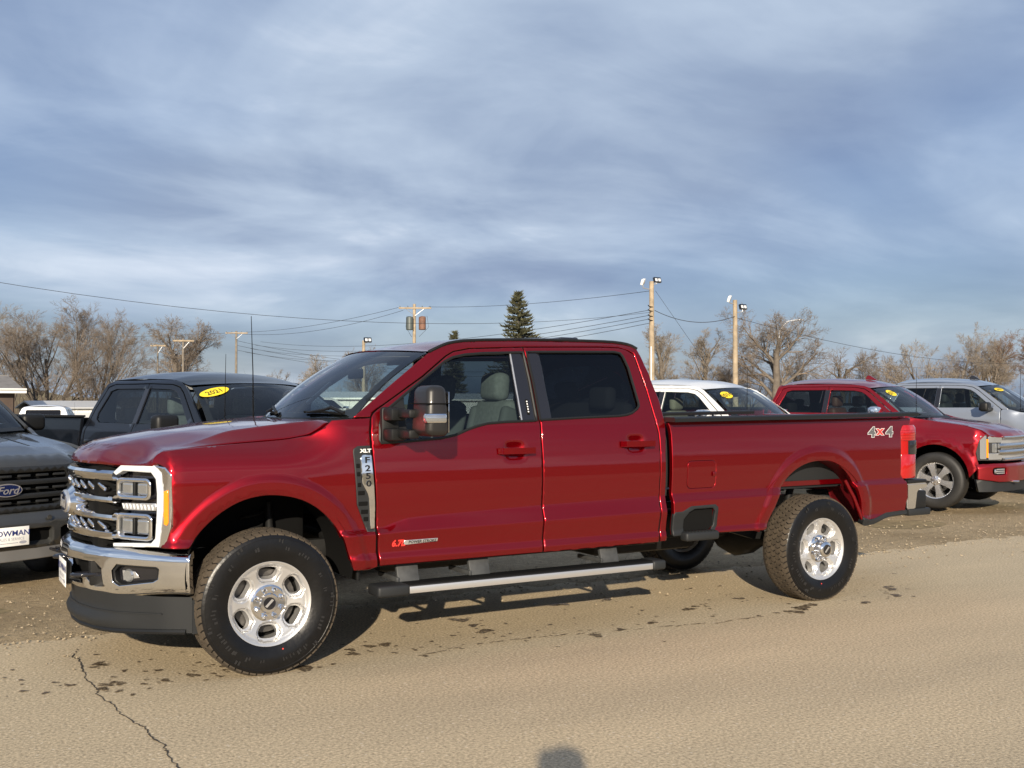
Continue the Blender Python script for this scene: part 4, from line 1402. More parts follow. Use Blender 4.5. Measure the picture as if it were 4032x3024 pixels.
def build_ground():
    g = mesh_obj('ground', [(-1500, -1500, -.012), (1500, -1500, -.012), (1500, 1500, -.012), (-1500, 1500, -.012)], [(0, 1, 2, 3)], FIELDM, None, False)
    g['kind'] = 'structure'
    rng = random.Random(3)
    # gravel lot: gently uneven near the camera
    V, F = [], []
    xs = np.concatenate([np.linspace(-60, -6, 20), np.linspace(-5.6, 16, 110), np.linspace(17, 80, 24)])
    ys = np.concatenate([np.linspace(-.4, 10, 52), np.linspace(11, 48, 16)])
    for x in xs:
        for y in ys:
            k = float(sstep(0.9, 2.2, np.array(y)))
            V.append((x, y, -.004 + k * .012 * (math.sin(x * 1.7 + y * .6) + math.sin(y * 2.3 - x * .7)) * .5))
    ny = len(ys)
    for i in range(len(xs) - 1):
        for j in range(ny - 1):
            F.append((i * ny + j, (i + 1) * ny + j, (i + 1) * ny + j + 1, i * ny + j + 1))
    lot = mesh_obj('gravel_lot', V, F, LOTM)
    lot['kind'] = 'structure'
    # asphalt strip with a ragged far edge
    top = []
    x = -60.0
    while x < 90:
        top.append((x, .70 + .05 * math.sin(x * .9) + rng.uniform(-.07, .07) + .05 * math.sin(x * 3.1)))
        x += 0.11 if -4 < x < 14 else 0.8
    V = [(p[0], -12, 0) for p in top] + [(p[0], p[1] - .35, 0) for p in top] + [(p[0], p[1], -.003) for p in top]
    n = len(top)
    F = [(i, i + 1, n + i + 1, n + i) for i in range(n - 1)] + [(n + i, n + i + 1, 2 * n + i + 1, 2 * n + i) for i in range(n - 1)]
    rd = mesh_obj('road', V, F, ROADM)
    rd['kind'] = 'structure'
    # crack wandering across the asphalt towards the camera
    ck = [(-.87, .24), (-.93, .03), (-.90, -.05), (-.92, -.37), (-.93, -.59), (-.91, -.83), (-.93, -.92), (-.88, -1.17), (-.88, -1.32), (-.85, -1.52), (-.81, -1.65), (-.82, -1.76), (-.79, -1.94), (-.80, -2.06), (-.80, -2.27), (-.79, -2.52), (-.80, -2.9)]
    P = []
    for i in range(len(ck) - 1):
        for k in range(7):
            f = k / 7
            P.append((ck[i][0] * (1 - f) + ck[i + 1][0] * f + rng.uniform(-.009, .009), ck[i][1] * (1 - f) + ck[i + 1][1] * f + rng.uniform(-.009, .009)))
    V, F = [], []
    for i, p in enumerate(P):
        w = .0022 + .0045 * rng.random() ** 2
        V += [(p[0] - w, p[1] - w * .3, .0035), (p[0] + w, p[1] + w * .3, .0035)]
        if i: F.append((2 * i - 2, 2 * i - 1, 2 * i + 1, 2 * i))
    mesh_obj('crack', V, F, mat('crack_dark', (.045, .036, .026), .95), rd, False)
    # drips and wet spots around the truck, left by washing
    VV, FF = [], []

    def blob(x, y, rx, ry, seed):
        r = random.Random(seed)
        n = 14
        b = len(VV)
        VV.append((x, y, .0042))
        ph = [r.uniform(0, 6.3) for _ in range(3)]
        for i in range(n):
            t = 2 * math.pi * i / n
            k = 1 + .28 * math.sin(2 * t + ph[0]) + .20 * math.sin(3 * t + ph[1]) + .14 * math.sin(5 * t + ph[2]) + r.uniform(-.1, .1)
            VV.append((x + rx * k * math.cos(t), y + ry * k * math.sin(t), .0042))
        for i in range(n):
            FF.append((b, b + 1 + i, b + 1 + (i + 1) % n))
    k = 0
    small = [(-.79, .02), (-.79, .59), (-.71, -.47), (-.61, -.55), (-.53, -.57), (-.79, -.59), (-.78, -.77), (-.81, -.91), (-.76, -1.02), (-.67, -.83), (-.29, -.5), (-.23, -.6), (-.28, -.8), (-.26, -.88), (-.35, -.92), (-1.26, -.65), (-1.09, -.55), (-1.03, -.65), (-1.33, -.3), (-1.25, -.4), (-1.16, -.75), (.61, -.79), (1.16, -.71), (.97, -.87), (.83, -.87), (1.64, -.81), (1.72, -.77), (1.36, -.62), (2.38, -.56), (2.11, -.66), (2.92, -1.02), (3.42, -.66), (2.98, -.58), (.96, -1.04), (3.84, -.06), (3.6, -1.17), (3.9, -.04), (4.19, -.08), (3.43, -.66), (3.79, -1.16), (3.29, -1.02), (6.01, -.39), (5.15, -1.02)]
    big = [(-.82, -.23, .045), (-.85, -.30, .03), (-.79, -.27, .03), (-.86, -.74, .04), (-.80, -.72, .035), (-.88, -.82, .04), (-.55, -.81, .035), (-.39, -.78, .045), (-.18, -.67, .035), (.21, -.94, .075), (.62, -.65, .04), (.59, -.75, .04), (.76, -.63, .045), (.87, -.63, .05), (1.63, -.20, .075), (1.63, -.41, .05), (1.62, -.61, .065), (2.56, -.07, .08), (2.45, -1.03, .035), (2.20, -1.10, .055), (2.77, -.97, .045), (3.31, -.72, .055), (3.94, -.59, .05), (4.09, -1.12, .085), (3.94, -1.20, .07), (4.24, -1.07, .06), (4.68, -1.21, .05), (5.34, -.92, .06), (5.40, -.83, .05), (5.14, -1.13, .06), (3.0, -.1, .05)]
    for x, y, a in big:
        a *= .85
        blob(x, y, a, a, k); k += 1
        for q in range(rng.randint(2, 4)):
            blob(x + rng.gauss(0, a * 1.3), y + rng.gauss(0, a * 1.5), a * rng.uniform(.15, .4), a * rng.uniform(.15, .4), k); k += 1
    for x, y in small:
        s = rng.uniform(.014, .026)
        blob(x, y, s, s, k); k += 1
    for i in range(130):
        x = rng.uniform(-1.9, 5.6)
        y = -.62 + rng.gauss(0, .30) - .05 * (x - 1)
        s = rng.uniform(.005, .016)
        blob(x, y, s, s, k); k += 1
    x = .95
    while x < 3.7:      # the dribble line parallel to the truck
        if rng.random() < .8:
            yl = np.interp(x, [.93, 1.33, 1.79, 2.37, 3.14, 3.6], [-1.02, -.90, -.94, -1.05, -1.17, -1.21])
            blob(x, yl + .012 * rng.gauss(0, 1), rng.uniform(.015, .05), rng.uniform(.006, .012), k); k += 1
        x += rng.uniform(.05, .12)
    wet = mat('wet_asphalt', (.10, .070, .040), .55)
    t = wet.node_tree
    bs_ = t.nodes['Principled BSDF']
    tc = N(t, 'ShaderNodeTexCoord')
    nz = N(t, 'ShaderNodeTexNoise', inp={'Scale': 42.0, 'Detail': 4.0, 'Roughness': 0.6})
    t.links.new(tc.outputs['Object'], nz.inputs['Vector'])
    mr = N(t, 'ShaderNodeMapRange', inp={1: 0.36, 2: 0.56, 3: 0.15, 4: 0.95})
    t.links.new(nz.outputs[0], mr.inputs[0])
    t.links.new(mr.outputs[0], bs_.inputs['Alpha'])
    st = mesh_obj('water_stains', VV, FF, wet, None, False)
    tag(st, 'small dark water drips and wet spots scattered on the tan asphalt', 'stain', kind='stuff')
    # loose stones on the lot
    VV, FF = [], []
    for i in range(3600):
        u = rng.random()
        x = rng.uniform(-3.2, 15)
        y = .55 + 9 * u * u if rng.random() < .85 else rng.uniform(-.3, .7)
        s = rng.uniform(.006, .017)
        b = len(VV)
        a = rng.uniform(0, 6.3)
        for j in range(4):
            t = a + j * 1.57 + rng.uniform(-.4, .4)
            VV.append((x + s * math.cos(t), y + s * math.sin(t), .004))
        VV.append((x + rng.uniform(-.3, .3) * s, y, .004 + s * rng.uniform(.5, .95)))
        FF += [(b, b + 1, b + 4), (b + 1, b + 2, b + 4), (b + 2, b + 3, b + 4), (b + 3, b, b + 4)]
    gv = mesh_obj('gravel', VV, FF, mat('gravel_stones', (.31, .25, .165), .9, noise=(3.0, .45)), None, False)
    tag(gv, 'loose tan gravel stones strewn over the lot behind the truck', 'gravel', kind='stuff')
    # low rise beyond the lot on the left
    V, F = [], []
    for i in range(41):
        x = -60 + i * 4.5
        hgt = 5.0 * math.exp(-((x + 2) / 34) ** 2) + .8 * math.sin(x * .21) + 1
        for j, (yy, k) in enumerate(((150, 0), (166, .7), (185, 1.0), (230, .6), (260, 0))):
            V.append((x, yy, -.5 + hgt * k))
    for i in range(40):
        for j in range(4):
            F.append((i * 5 + j, (i + 1) * 5 + j, (i + 1) * 5 + j + 1, i * 5 + j + 1))
    hl = mesh_obj('hill', V, F, FIELDM)
    hl['kind'] = 'structure'


build_ground()

# ================================================================== other pickups of the lot
PT = dict(
    U=Tab([(0.3, .90), (.42, .93), (.50, .972), (.70, .985), (1.0, .985), (1.15, .978), (1.28, .955), (1.34, .925), (1.755, .760), (1.80, .722), (1.83, .66)], .02),
    UF=Tab([(0.3, .90), (.42, .93), (.50, .975), (.70, .985), (.95, .985), (1.08, .965), (1.15, .93), (1.20, .89), (1.25, .84), (1.36, .78)], .03),
    XF=Tab([(0, -.90), (.3, -.885), (.6, -.83), (.8, -.74), (.93, -.62), (.985, -.54), (1.1, -.4)], .05))
PARCH = [(.475 * math.cos(a), .44 + .475 * math.sin(a)) for a in np.linspace(rad(178), rad(2), 19)]


def PW(x, z):
    x = np.asarray(x, float); z = np.asarray(z, float)
    b = sstep(.05, .5, x)
    u = PT['UF'](z) * (1 - b) + PT['U'](z) * b
    u = np.where(x > 2.68, np.where(z > 1.2, .968 - (z - 1.2) * .12, PT['U'](z)), u)
    r = np.minimum(np.hypot(x, z - .44), np.hypot(x - 3.68, z - .44))
    k = 1 - sstep(.55, .60, r)
    u = u + k * (1.0 - u) * sstep(.3, .5, z)
    u = u - Tab([(-1, .5), (-.70, .13), (-.62, .055), (-.54, .0), (9, 0)], .03)(x)
    return u


def pside(off=0.0):
    return lambda u, v: np.stack([u, -(PW(u, v) + off), v], 1)


def pface(off=0.0):
    return lambda u, v: np.stack([PT['XF'](np.abs(u)) + off, u, v], 1)


def pws(off=0.0):
    def F(s, t):
        q = 1 - s * s
        bx_, by_, bz_ = .485 - .24 * q, .86 * s, 1.335 - .03 * q
        tx_, ty_, tz_ = 1.04 - .16 * q, .690 * s, 1.735 + .030 * q
        b = .03 * 4 * t * (1 - t)
        return np.stack([bx_ * (1 - t) + tx_ * t - b * .6 - .6 * off, by_ * (1 - t) + ty_ * t, bz_ * (1 - t) + tz_ * t + b * .8 + .8 * off], 1)
    return F


def spoke_wheel(parent, x, y, rimmat, nsp=6, R=.405, zc=.395, rot=0.0):
    rim = lathe('wheel', [(.262, -.105), (.258, -.118), (.250, -.112), (.240, -.095), (.236, -.02), (.225, .06)], rimmat, parent, 48)
    rim.location = (x, y, zc)
    h = .1375
    pr = [(.252, -h * .78), (.262, -h * .87), (.285, -h * .95), (.32, -h), (R - .045, -h * .97), (R - .03, -h * .93), (R - .012, -h * .84), (R, -h * .70)]
    ty = lathe('tyre', pr + [(r, -a) for r, a in pr[::-1]], mat('worn_tyre', (.016, .0155, .015), .6, noise=(9, .3)), rim, 56)
    flatten_bottom(ty, -zc + .001)
    parts = []
    for k in range(nsp):
        a = rot + 2 * math.pi * k / nsp
        bm = bmesh.new()
        w0, w1 = .034, .058
        pts = [(.055, -w0, -.088), (.055, w0, -.088), (.150, .036, -.096), (.242, w1, -.100), (.242, -w1, -.100), (.150, -.036, -.096)]
        top = [bm.verts.new((p[0] * math.cos(a) - p[1] * math.sin(a), p[2] - .012 * (0), p[0] * math.sin(a) + p[1] * math.cos(a))) for p in pts]
        bot = [bm.verts.new((p[0] * math.cos(a) - p[1] * 1.1 * math.sin(a), p[2] + .045, p[0] * math.sin(a) + p[1] * 1.1 * math.cos(a))) for p in pts]
        bm.faces.new(top); bm.faces.new(bot[::-1])
        for i in range(6):
            bm.faces.new((top[i], top[(i + 1) % 6], bot[(i + 1) % 6], bot[i]))
        bm_obj('spoke', bm, rimmat, rim)
    lathe('hub_cap', [(0, -.105), (.035, -.104), (.045, -.098), (.068, -.094), (.072, -.06)], rimmat, rim, 24)
    lathe('brake_disc', [(.05, .0), (.17, .0), (.17, .03)], MATS['cast_iron'], rim, 32)
    lathe('brake_shadow_plate', [(0, .04), (.228, .04)], MATTEB, rim, 24)
    for k in range(6):
        a = 2 * math.pi * (k + .5) / 6
        n = lathe('lug_nut', [(0, -.112), (.009, -.111), (.011, -.094)], CHROME, rim, 6)
        n.location = (.052 * math.cos(a), 0, .052 * math.sin(a))
    return rim


def sticker(T, par, year, s0, t0, w, h, tilt=0.0, Fw=None, outline=True):
    """yellow oval price-lot sticker on the windshield"""
    Fw = Fw or pws(.004)
    e = 1e-3
    p0 = Fw(np.array([s0]), np.array([t0]))[0]
    ds = Fw(np.array([s0 + e]), np.array([t0]))[0] - Fw(np.array([s0 - e]), np.array([t0]))[0]
    dt = Fw(np.array([s0]), np.array([t0 + e]))[0] - Fw(np.array([s0]), np.array([t0 - e]))[0]
    right = -Vector(ds).normalized()          # as read from in front
    up = Vector(dt)
    up = (up - right * up.dot(right)).normalized()
    nrm = right.cross(up)
    ca, sa = math.cos(tilt), math.sin(tilt)
    r2 = right * ca + up * sa
    u2 = up * ca - right * sa
    def M(V, o):
        V = np.asarray(V)
        return p0 + np.outer(V[:, 0], r2) + np.outer(V[:, 1], u2) + np.outer(np.full(len(V), o), nrm)
    n = 28
    el = [(w * math.cos(2 * math.pi * i / n), h * math.sin(2 * math.pi * i / n)) for i in range(n)]
    o = mesh_obj('year_sticker', M(el, .003), [tuple(range(n))], YELLOW, par, False)
    V, F = text_geo(year, h * 1.35, 0, 0, h * .02, 1.05)
    mesh_obj('sticker_digits', M(V, .0055), F, INK, o, False)
    return o


def pickup(label, loc, rz, body, style='plain', seatmat=None, year=None, rimmat=None, dz=0.0, mirror_mat=None, cab_dark=False, sticker_at=(.66, .80, .16, .075, .25)):
    T = empty('pickup_truck', (loc[0], loc[1], dz), rz, label, 'truck', 'pickups parked in the row behind')
    S = pside()
    both = []
    st = .055
    fen = [(-.60, .60)] + [(p[0], p[1]) for p in PARCH if p[0] < -.2 or True] + [(.50, .45), (.60, .45), (.60, 1.30), (.575, 1.332), (.46, 1.330), (.30, 1.285), (.0, 1.240), (-.35, 1.195), (-.60, 1.125), (-.665, 1.06), (-.60, .98), (-.56, .80)]
    both.append(panel('front_fender', fen, S, body, T, step=st, rnd=.003))
    fd = [(.612, .45), (.612, 1.30), (.605, 1.336), (.66, 1.378), (1.015, 1.664), (1.11, 1.718), (1.25, 1.745), (1.672, 1.758), (1.684, 1.34), (1.684, .45)]
    fh = [(.745, 1.362), (1.06, 1.628), (1.14, 1.676), (1.26, 1.700), (1.640, 1.712), (1.650, 1.358)]
    door = panel('front_door', fd, S, body, T, holes=[fh], step=st, rnd=.003)
    panel('window_glass', fh, pside(-.012), GL_SIDE, door, step=.15, rnd=0, flange=0)
    both.append(door)
    rd = [(1.694, .45), (1.694, 1.34), (1.682, 1.758), (2.34, 1.757), (2.44, 1.73), (2.55, 1.50), (2.60, 1.27), (2.585, .45)]
    rh = [(1.735, 1.358), (1.725, 1.712), (2.28, 1.713), (2.37, 1.690), (2.475, 1.46), (2.46, 1.40), (2.39, 1.364)]
    rdoor = panel('rear_door', rd, S, body, T, holes=[rh], step=st, rnd=.003)
    panel('window_glass', rh, pside(-.012), GL_DARK, rdoor, step=.15, rnd=0, flange=0)
    panel('pillar_trim', [(1.655, 1.36), (1.73, 1.36), (1.722, 1.710), (1.645, 1.708)], pside(.002), GLOSSB, rdoor, step=.15, rnd=.001, flange=.01)
    both.append(rdoor)
    for nm, hx in (('front', 1.50), ('rear', 2.42)):
        both.append(box('door_handle', (hx, -.995, 1.17), (.20, .03, .035), CHROME if style in ('chrome', 'white') else body, T, .01))
    cf = [(.478, 1.334), (.80, 1.578), (1.02, 1.733), (1.12, 1.772), (1.3, 1.797), (2.0, 1.812), (2.4, 1.803), (2.51, 1.765), (2.62, 1.50), (2.66, 1.30), (2.655, .45), (2.595, .45), (2.612, 1.27), (2.562, 1.505), (2.452, 1.738), (2.345, 1.767), (1.66, 1.768), (1.25, 1.754), (1.105, 1.727), (1.008, 1.672), (.652, 1.386), (.59, 1.338)]
    both.append(panel('cab_frame', cf, S, body, T, step=st, rnd=.003))
    ar = [(p[0] + 3.68, p[1]) for p in PARCH]
    bx = [(2.70, .50)] + ar + [(4.20, .52), (4.55, .56), (4.72, .62), (4.72, 1.425), (2.70, 1.425)]
    both.append(panel('box_side', bx, S, body, T, step=st, rnd=.004))
    both.append(sweep('bed_rail_cap', [(2.69, -.93, 1.43), (4.73, -.93, 1.43)], [(.03, -.012), (.03, .008), (-.09, .008), (-.09, -.012)], BLACKP, T))
    both.append(box('bed_inner_wall', (3.7, -.80, 1.16), (2.0, .02, .50), MATTEB, T, .003))
    both.append(panel('arch_liner', [(rad(0), -.97), (rad(180), -.97), (rad(180), -.5), (rad(0), -.5)], lambda u, v: np.stack([.51 * np.cos(u), v, .44 + .50 * np.sin(u)], 1), MATTEB, T, step=.15, rnd=0, flange=0, out=(0, 0, 1)))
    both.append(panel('arch_liner', [(rad(0), -.97), (rad(180), -.97), (rad(180), -.5), (rad(0), -.5)], lambda u, v: np.stack([3.68 + .51 * np.cos(u), v, .44 + .50 * np.sin(u)], 1), MATTEB, T, step=.15, rnd=0, flange=0, out=(0, 0, 1)))
    # hood
    XFt = PT['XF']
    cz = Tab([(-.02, .99), (0, 1.02), (.015, 1.055), (.05, 1.095), (.12, 1.130), (.35, 1.185), (.8, 1.245), (1.3, 1.300), (1.9, 1.34)], .02)
    sz = Tab([(-1, 1.0), (-.70, 1.05), (-.62, 1.125), (-.35, 1.197), (0, 1.242), (.30, 1.287), (.46, 1.330), (.8, 1.34)], .03)

    def hoodF(u, v):
        a = np.abs(v)
        s = u - XFt(np.minimum(a, .83))
        zc = cz(s) + .014 * sstep(.45, .38, a) * sstep(.15, .5, s) - .010 * (a / .8) ** 2
        k = sstep(.60, .845, a)
        return np.stack([u, v, zc * (1 - k) + np.minimum(sz(u), zc + .02) * k], 1)
    ys = np.linspace(-.835, .835, 25)
    xb = lambda y: .47 - .24 * (1 - (y / .86) ** 2)
    panel('hood', [(float(XFt(abs(y))) + .004, y) for y in ys] + [(min(float(xb(y)), .44), y) for y in ys[::-1]], hoodF, body, T, step=st, out=(0, 0, 1), rnd=.004)
    sq = rrect(-1, 0, 1, 1, .02, 2)
    w = panel('windshield', sq, pws(), GL_CLEAR, T, step=.15, rnd=0, flange=0, out=(-1, 0, 1))
    panel('windshield_frit', sq, pws(-.006), MATS['frit_black'], w, holes=[rrect(-.93, .10, .93, .93, .06)], step=.15, rnd=0, flange=0, out=(-1, 0, 1))
    if year:
        s0, t0, sw_, sh_, tl_ = sticker_at
        sticker(T, w, year, s0, t0, sw_, sh_, tl_)
    zr = Tab([(.8, 1.70), (1.04, 1.738), (1.12, 1.778), (1.3, 1.803), (2.0, 1.818), (2.4, 1.809), (2.51, 1.775), (2.56, 1.74)], .04)
    zc_ = Tab([(.8, 1.75), (.90, 1.777), (1.05, 1.83), (1.3, 1.875), (1.8, 1.905), (2.2, 1.900), (2.45, 1.87), (2.56, 1.83)], .05)

    def roof(s, t):
        y = (2 * s - 1) * .712
        q = 1 - (y / .712) ** 2 * .94
        x0 = 1.04 - .16 * q
        x = x0 + (2.53 - x0) * t
        k = 1 - np.abs(y / .712) ** 2.6
        z = zr(x) + (zc_(x) - zr(x)) * k
        f = np.exp(-t * 14)
        return np.stack([x, y, z * (1 - f) + (1.739 + .030 * q) * f], 1)
    patch('roof', roof, 19, 25, body, T, out=(0, 0, 1))
    patch('headliner', lambda s, t: roof(s, t) - np.array([-.02, 0, .045]), 9, 9, GREYIN, T, out=(0, 0, 1))
    patch('cowl_panel', lambda s, t: np.stack([.455 - .24 * (1 - ((2 * s - 1) * .85 / .86) ** 2) - .04 + t * .07, (2 * s - 1) * .85, 1.285 + .03 * t + .02 * np.abs(2 * s - 1)], 1), 20, 3, BLACKP, T, out=(0, 0, 1))
    back = panel('cab_back', [(-.92, .50), (-.92, 1.32), (-.74, 1.75), (-.66, 1.80), (.66, 1.80), (.74, 1.75), (.92, 1.32), (.92, .50)], lambda u, v: np.stack([2.65 - np.clip(v - 1.3, 0, 1) * .22, u, v], 1), body, T, holes=[rrect(-.62, 1.37, .62, 1.70, .06)], step=.12, out=(1, 0, 0))
    panel('rear_window', rrect(-.62, 1.37, .62, 1.70, .06), lambda u, v: np.stack([2.64 - np.clip(v - 1.3, 0, 1) * .22, u, v], 1), GL_DARK, back, step=.2, rnd=0, flange=0, out=(1, 0, 0))
    for o in both:
        mirror_at(o)
    box('tailgate', (4.72, 0, 1.05), (.06, 1.80, .58), body, T, .02)
    box('rear_bumper', (4.86, 0, .62), (.20, 1.90, .18), CHROME, T, .03)
    box('bed_floor', (3.7, 0, .86), (2.0, 1.7, .05), MATTEB, T, .003)
    for sg in (-1, 1):
        box('tail_light', (4.68, sg * .90, 1.10), (.12, .16, .40), REDLENS, T, .02)
    # ---- face of the truck
    gk = dict(step=.08, out=(-1, 0, 0))
    if style == 'gray':
        gr = panel('grille', [(-.62, .66), (.62, .66), (.66, .80), (.62, 1.04), (-.62, 1.04), (-.66, .80)], pface(.06), MATTEB, T, rnd=0, flange=0, **gk)
        DKG = mat('dark_grille_frame', (.016, .017, .018), .45)
        ringo = [(-.60, .70), (-.52, .66), (.52, .66), (.60, .70), (.655, .82), (.655, .94), (.60, 1.035), (-.60, 1.035), (-.655, .94), (-.655, .82)]
        ringi = [(p[0] * .90, .848 + (p[1] - .848) * .74) for p in ringo]
        panel('grille_frame', ringo, pface(-.012), DKG, gr, holes=[ringi], rnd=.008, flange=.05, **gk)
        for zz, hh in ((.905, .020), (.790, .020)):
            sweep('grille_bar', [tuple(pface(.012)(np.array([y]), np.array([zz]))[0]) for y in np.linspace(-.585, .585, 19)], [(-.02, -hh), (.015, -hh), (.022, 0), (.015, hh), (-.02, hh)], DKG, gr)
        for zz in (.958, .848, .738):
            for k in range(-3, 4):
                if k == 0 and zz == .848: continue
                y0 = k * .165
                p = pface(.02)(np.array([y0]), np.array([zz]))[0]
                box('grille_louvre', tuple(p), (.02, .11, .022), DKG, gr, .006)
                box('louvre_slot', (p[0] - .0105, p[1] - .03, p[2]), (.002, .030, .008), GREYP, gr, .001)
        def oval2(nm, a, b, x0, m):
            n = 32
            mesh_obj(nm, [(x0, a * math.cos(2 * math.pi * i / n), .848 + b * math.sin(2 * math.pi * i / n)) for i in range(n)] + [(x0 + .03, a * math.cos(2 * math.pi * i / n), .848 + b * math.sin(2 * math.pi * i / n)) for i in range(n)], [tuple(range(n))] + [(i, (i + 1) % n, n + (i + 1) % n, n + i) for i in range(n)], m, gr, angle=40)
        oval2('emblem_rim', .125, .054, -.925, SATIN)
        oval2('emblem_oval', .116, .046, -.9275, BLUEOV)
        text_obj('emblem_script', 'Ford', SATIN, gr, lambda V: np.stack([-.9285 - V[:, 2], -V[:, 0], .848 + V[:, 1]], 1), size=.088, depth=.0008, shear=.35, bold=.001, sx=1.05)
        bump = panel('front_bumper', [(-.98, .34), (-.98, .62), (-.80, .655), (.80, .655), (.98, .62), (.98, .34), (.70, .27), (-.70, .27)], lambda u, v: pface(-.055)(u, v) + np.stack([.10 * np.clip((.40 - v) / .13, 0, 1) + .05 * np.clip((v - .60) / .05, 0, 1), 0 * u, 0 * u], 1), body, T, holes=[[(-.80, .40), (-.52, .38), (-.48, .40), (-.48, .50), (-.52, .52), (-.72, .52)], [(.80, .40), (.72, .52), (.52, .52), (.48, .50), (.48, .40), (.52, .38)], rrect(-.40, .38, .40, .52, .03)], rnd=.008, flange=.05, **gk)
        panel('bumper_inner', [(-.86, .33), (.86, .33), (.86, .56), (-.86, .56)], pface(.0), MATTEB, bump, rnd=0, flange=0, **gk)
        panel('lower_valance', [(-.75, .26), (.75, .26), (.72, .36), (-.72, .36)], pface(-.02), mat('silver_skid', (.25, .25, .25), .4, .5), bump, rnd=.006, flange=.05, **gk)
        for sg in (-1, 1):
            tube('tow_hook', [(-.86, sg * .42 - .03, .33), (-.98, sg * .42 - .025, .33), (-.985, sg * .42 + .025, .33), (-.86, sg * .42 + .03, .33)], .013, GLOSSB, T, 6)
            lathe('parking_sensor', [(0, -.004), (.02, -.003), (.022, .004)], body, bump, 16, 'x', (float(XFt(.36)) - .058, sg * .36, .60))
            hl = panel('headlight', [(sg * .665, .86), (sg * .665, 1.045), (sg * .80, 1.05), (sg * .955, 1.06), (sg * .97, .93), (sg * .93, .80), (sg * .72, .79)], pface(.0), GLOSSB, T, rnd=.005, flange=.05, **gk)
            panel('headlight_lens', [(sg * .70, .84), (sg * .70, 1.01), (sg * .93, 1.02), (sg * .92, .85)], pface(-.005), LAMPGL, hl, rnd=.003, flange=.01, **gk)
        pl = box('license_plate', (-.985, 0, .475), (.004, .305, .155), WHITEPL, T, .0015)
        pz = lambda z0: (lambda V: np.stack([np.full(len(V), -.9878), -V[:, 0], z0 + V[:, 1]], 1))
        text_obj('plate_print', 'BOWMAN', NAVY, pl, pz(.503), size=.062, bold=.0012, sx=1.1)
        text_obj('plate_print', 'SALES & SERVICE', MATS['plate_grey'], pl, pz(.455), size=.032, sx=.95)
        mesh_obj('plate_line', [(-.9878, .12, .420), (-.9878, -.06, .420), (-.9878, -.06, .425), (-.9878, .12, .425)], [(0, 1, 2, 3)], MATS['plate_grey'], pl, False)
        mesh_obj('plate_oval', [(-.9878, -.10 + .032 * math.cos(a), .424 + .012 * math.sin(a)) for a in np.linspace(0, 6.283, 21)[:-1]], [tuple(range(20))], MATS['plate_grey'], pl, False)
    else:
        gm = CHROME if style == 'chrome' else BLACKP
        gr = panel('grille', [(-.60, .70), (.60, .70), (.60, 1.03), (-.60, 1.03)], pface(.04), SATIN if style == 'chrome' else MATTEB, T, rnd=0, flange=0, **gk)
        for zz, hh in ((1.02, .022), (.905, .035), (.815, .035), (.71, .022)):
            sweep('grille_bar', [tuple(pface(.0)(np.array([y]), np.array([zz]))[0]) for y in np.linspace(-.70 if .75 < zz < 1 else -.61, .70 if .75 < zz < 1 else .61, 21)], [(-.03, -hh), (.012, -hh * .9), (.025, -hh * .3), (.025, hh * .3), (.012, hh * .9), (-.03, hh)], mat('satin_grille', (.66, .66, .66), .25, 1.0) if style == 'chrome' else gm, gr)
        for sg in (-1, 1):
            hl = panel('headlight', [(sg * .60, .69), (sg * .60, 1.05), (sg * .80, 1.06), (sg * .955, 1.075), (sg * .93, .95), (sg * .955, .86), (sg * .935, .70)], pface(.035), mat('lamp_back', (.10, .10, .105), .2, .7), T, rnd=.005, flange=.03, **gk)
            for a, b, c, d in ((.62, .95, .84, 1.04), (.62, .71, .84, .80), (.86, .72, .93, 1.05)):
                panel('headlight_lens', rrect(*sorted((sg * a, sg * c))[:1], b, sorted((sg * a, sg * c))[1], d, .015), pface(.012), mat('headlamp_clear', (.34, .35, .36), .12, .5, coat=1.0), hl, rnd=.004, flange=.02, **gk)
            panel('headlight_lens', rrect(min(sg * .70, sg * .78), .81, max(sg * .70, sg * .78), .94, .01), pface(.02), LAMPGL, hl, rnd=.004, flange=.02, **gk)
            panel('side_marker', rrect(min(sg * .845, sg * .865), .74, max(sg * .845, sg * .865), 1.0, .004), pface(.006), AMBER, hl, rnd=.002, flange=.01, **gk)
        bump = panel('front_bumper', [(-.985, .44), (-.985, .645), (-.80, .665), (.80, .665), (.985, .645), (.985, .44), (.75, .40), (-.75, .40)], lambda u, v: pface(-.05)(u, v) + np.stack([.06 * np.clip((v - .62) / .05, 0, 1), 0 * u, 0 * u], 1), body, T, holes=[rrect(-.84, .50, -.62, .60, .03), rrect(.62, .50, .84, .60, .03)], rnd=.008, flange=.05, **gk)
        panel('bumper_inner', [(-.90, .46), (.90, .46), (.90, .62), (-.90, .62)], pface(.0), MATTEB, bump, rnd=0, flange=0, **gk)
        for sg in (-1, 1):
            for k in range(3):
                panel('fog_louvre', rrect(min(sg * .63, sg * .77), .515 + k * .027, max(sg * .63, sg * .77), .530 + k * .027, .004), pface(-.03), SATIN, bump, rnd=.002, flange=.01, **gk)
            p = pface(-.03)(np.array([sg * .80]), np.array([.55]))[0]
            lathe('fog_lamp', [(0, -.02), (.025, -.016), (.035, .0)], LAMPGL, bump, 16, 'x', tuple(p))
            tube('tow_hook', [(-.84, sg * .42 - .03, .40), (-.97, sg * .42 - .025, .40), (-.975, sg * .42 + .025, .40), (-.84, sg * .42 + .03, .40)], .013, CHROME, T, 6)
        panel('lower_valance', [(-.95, .26), (.95, .26), (.97, .435), (-.97, .435)], pface(.0), GREYP, bump, rnd=.004, flange=.08, **gk)
    # mirrors
    mm = mirror_mat or BLACKP
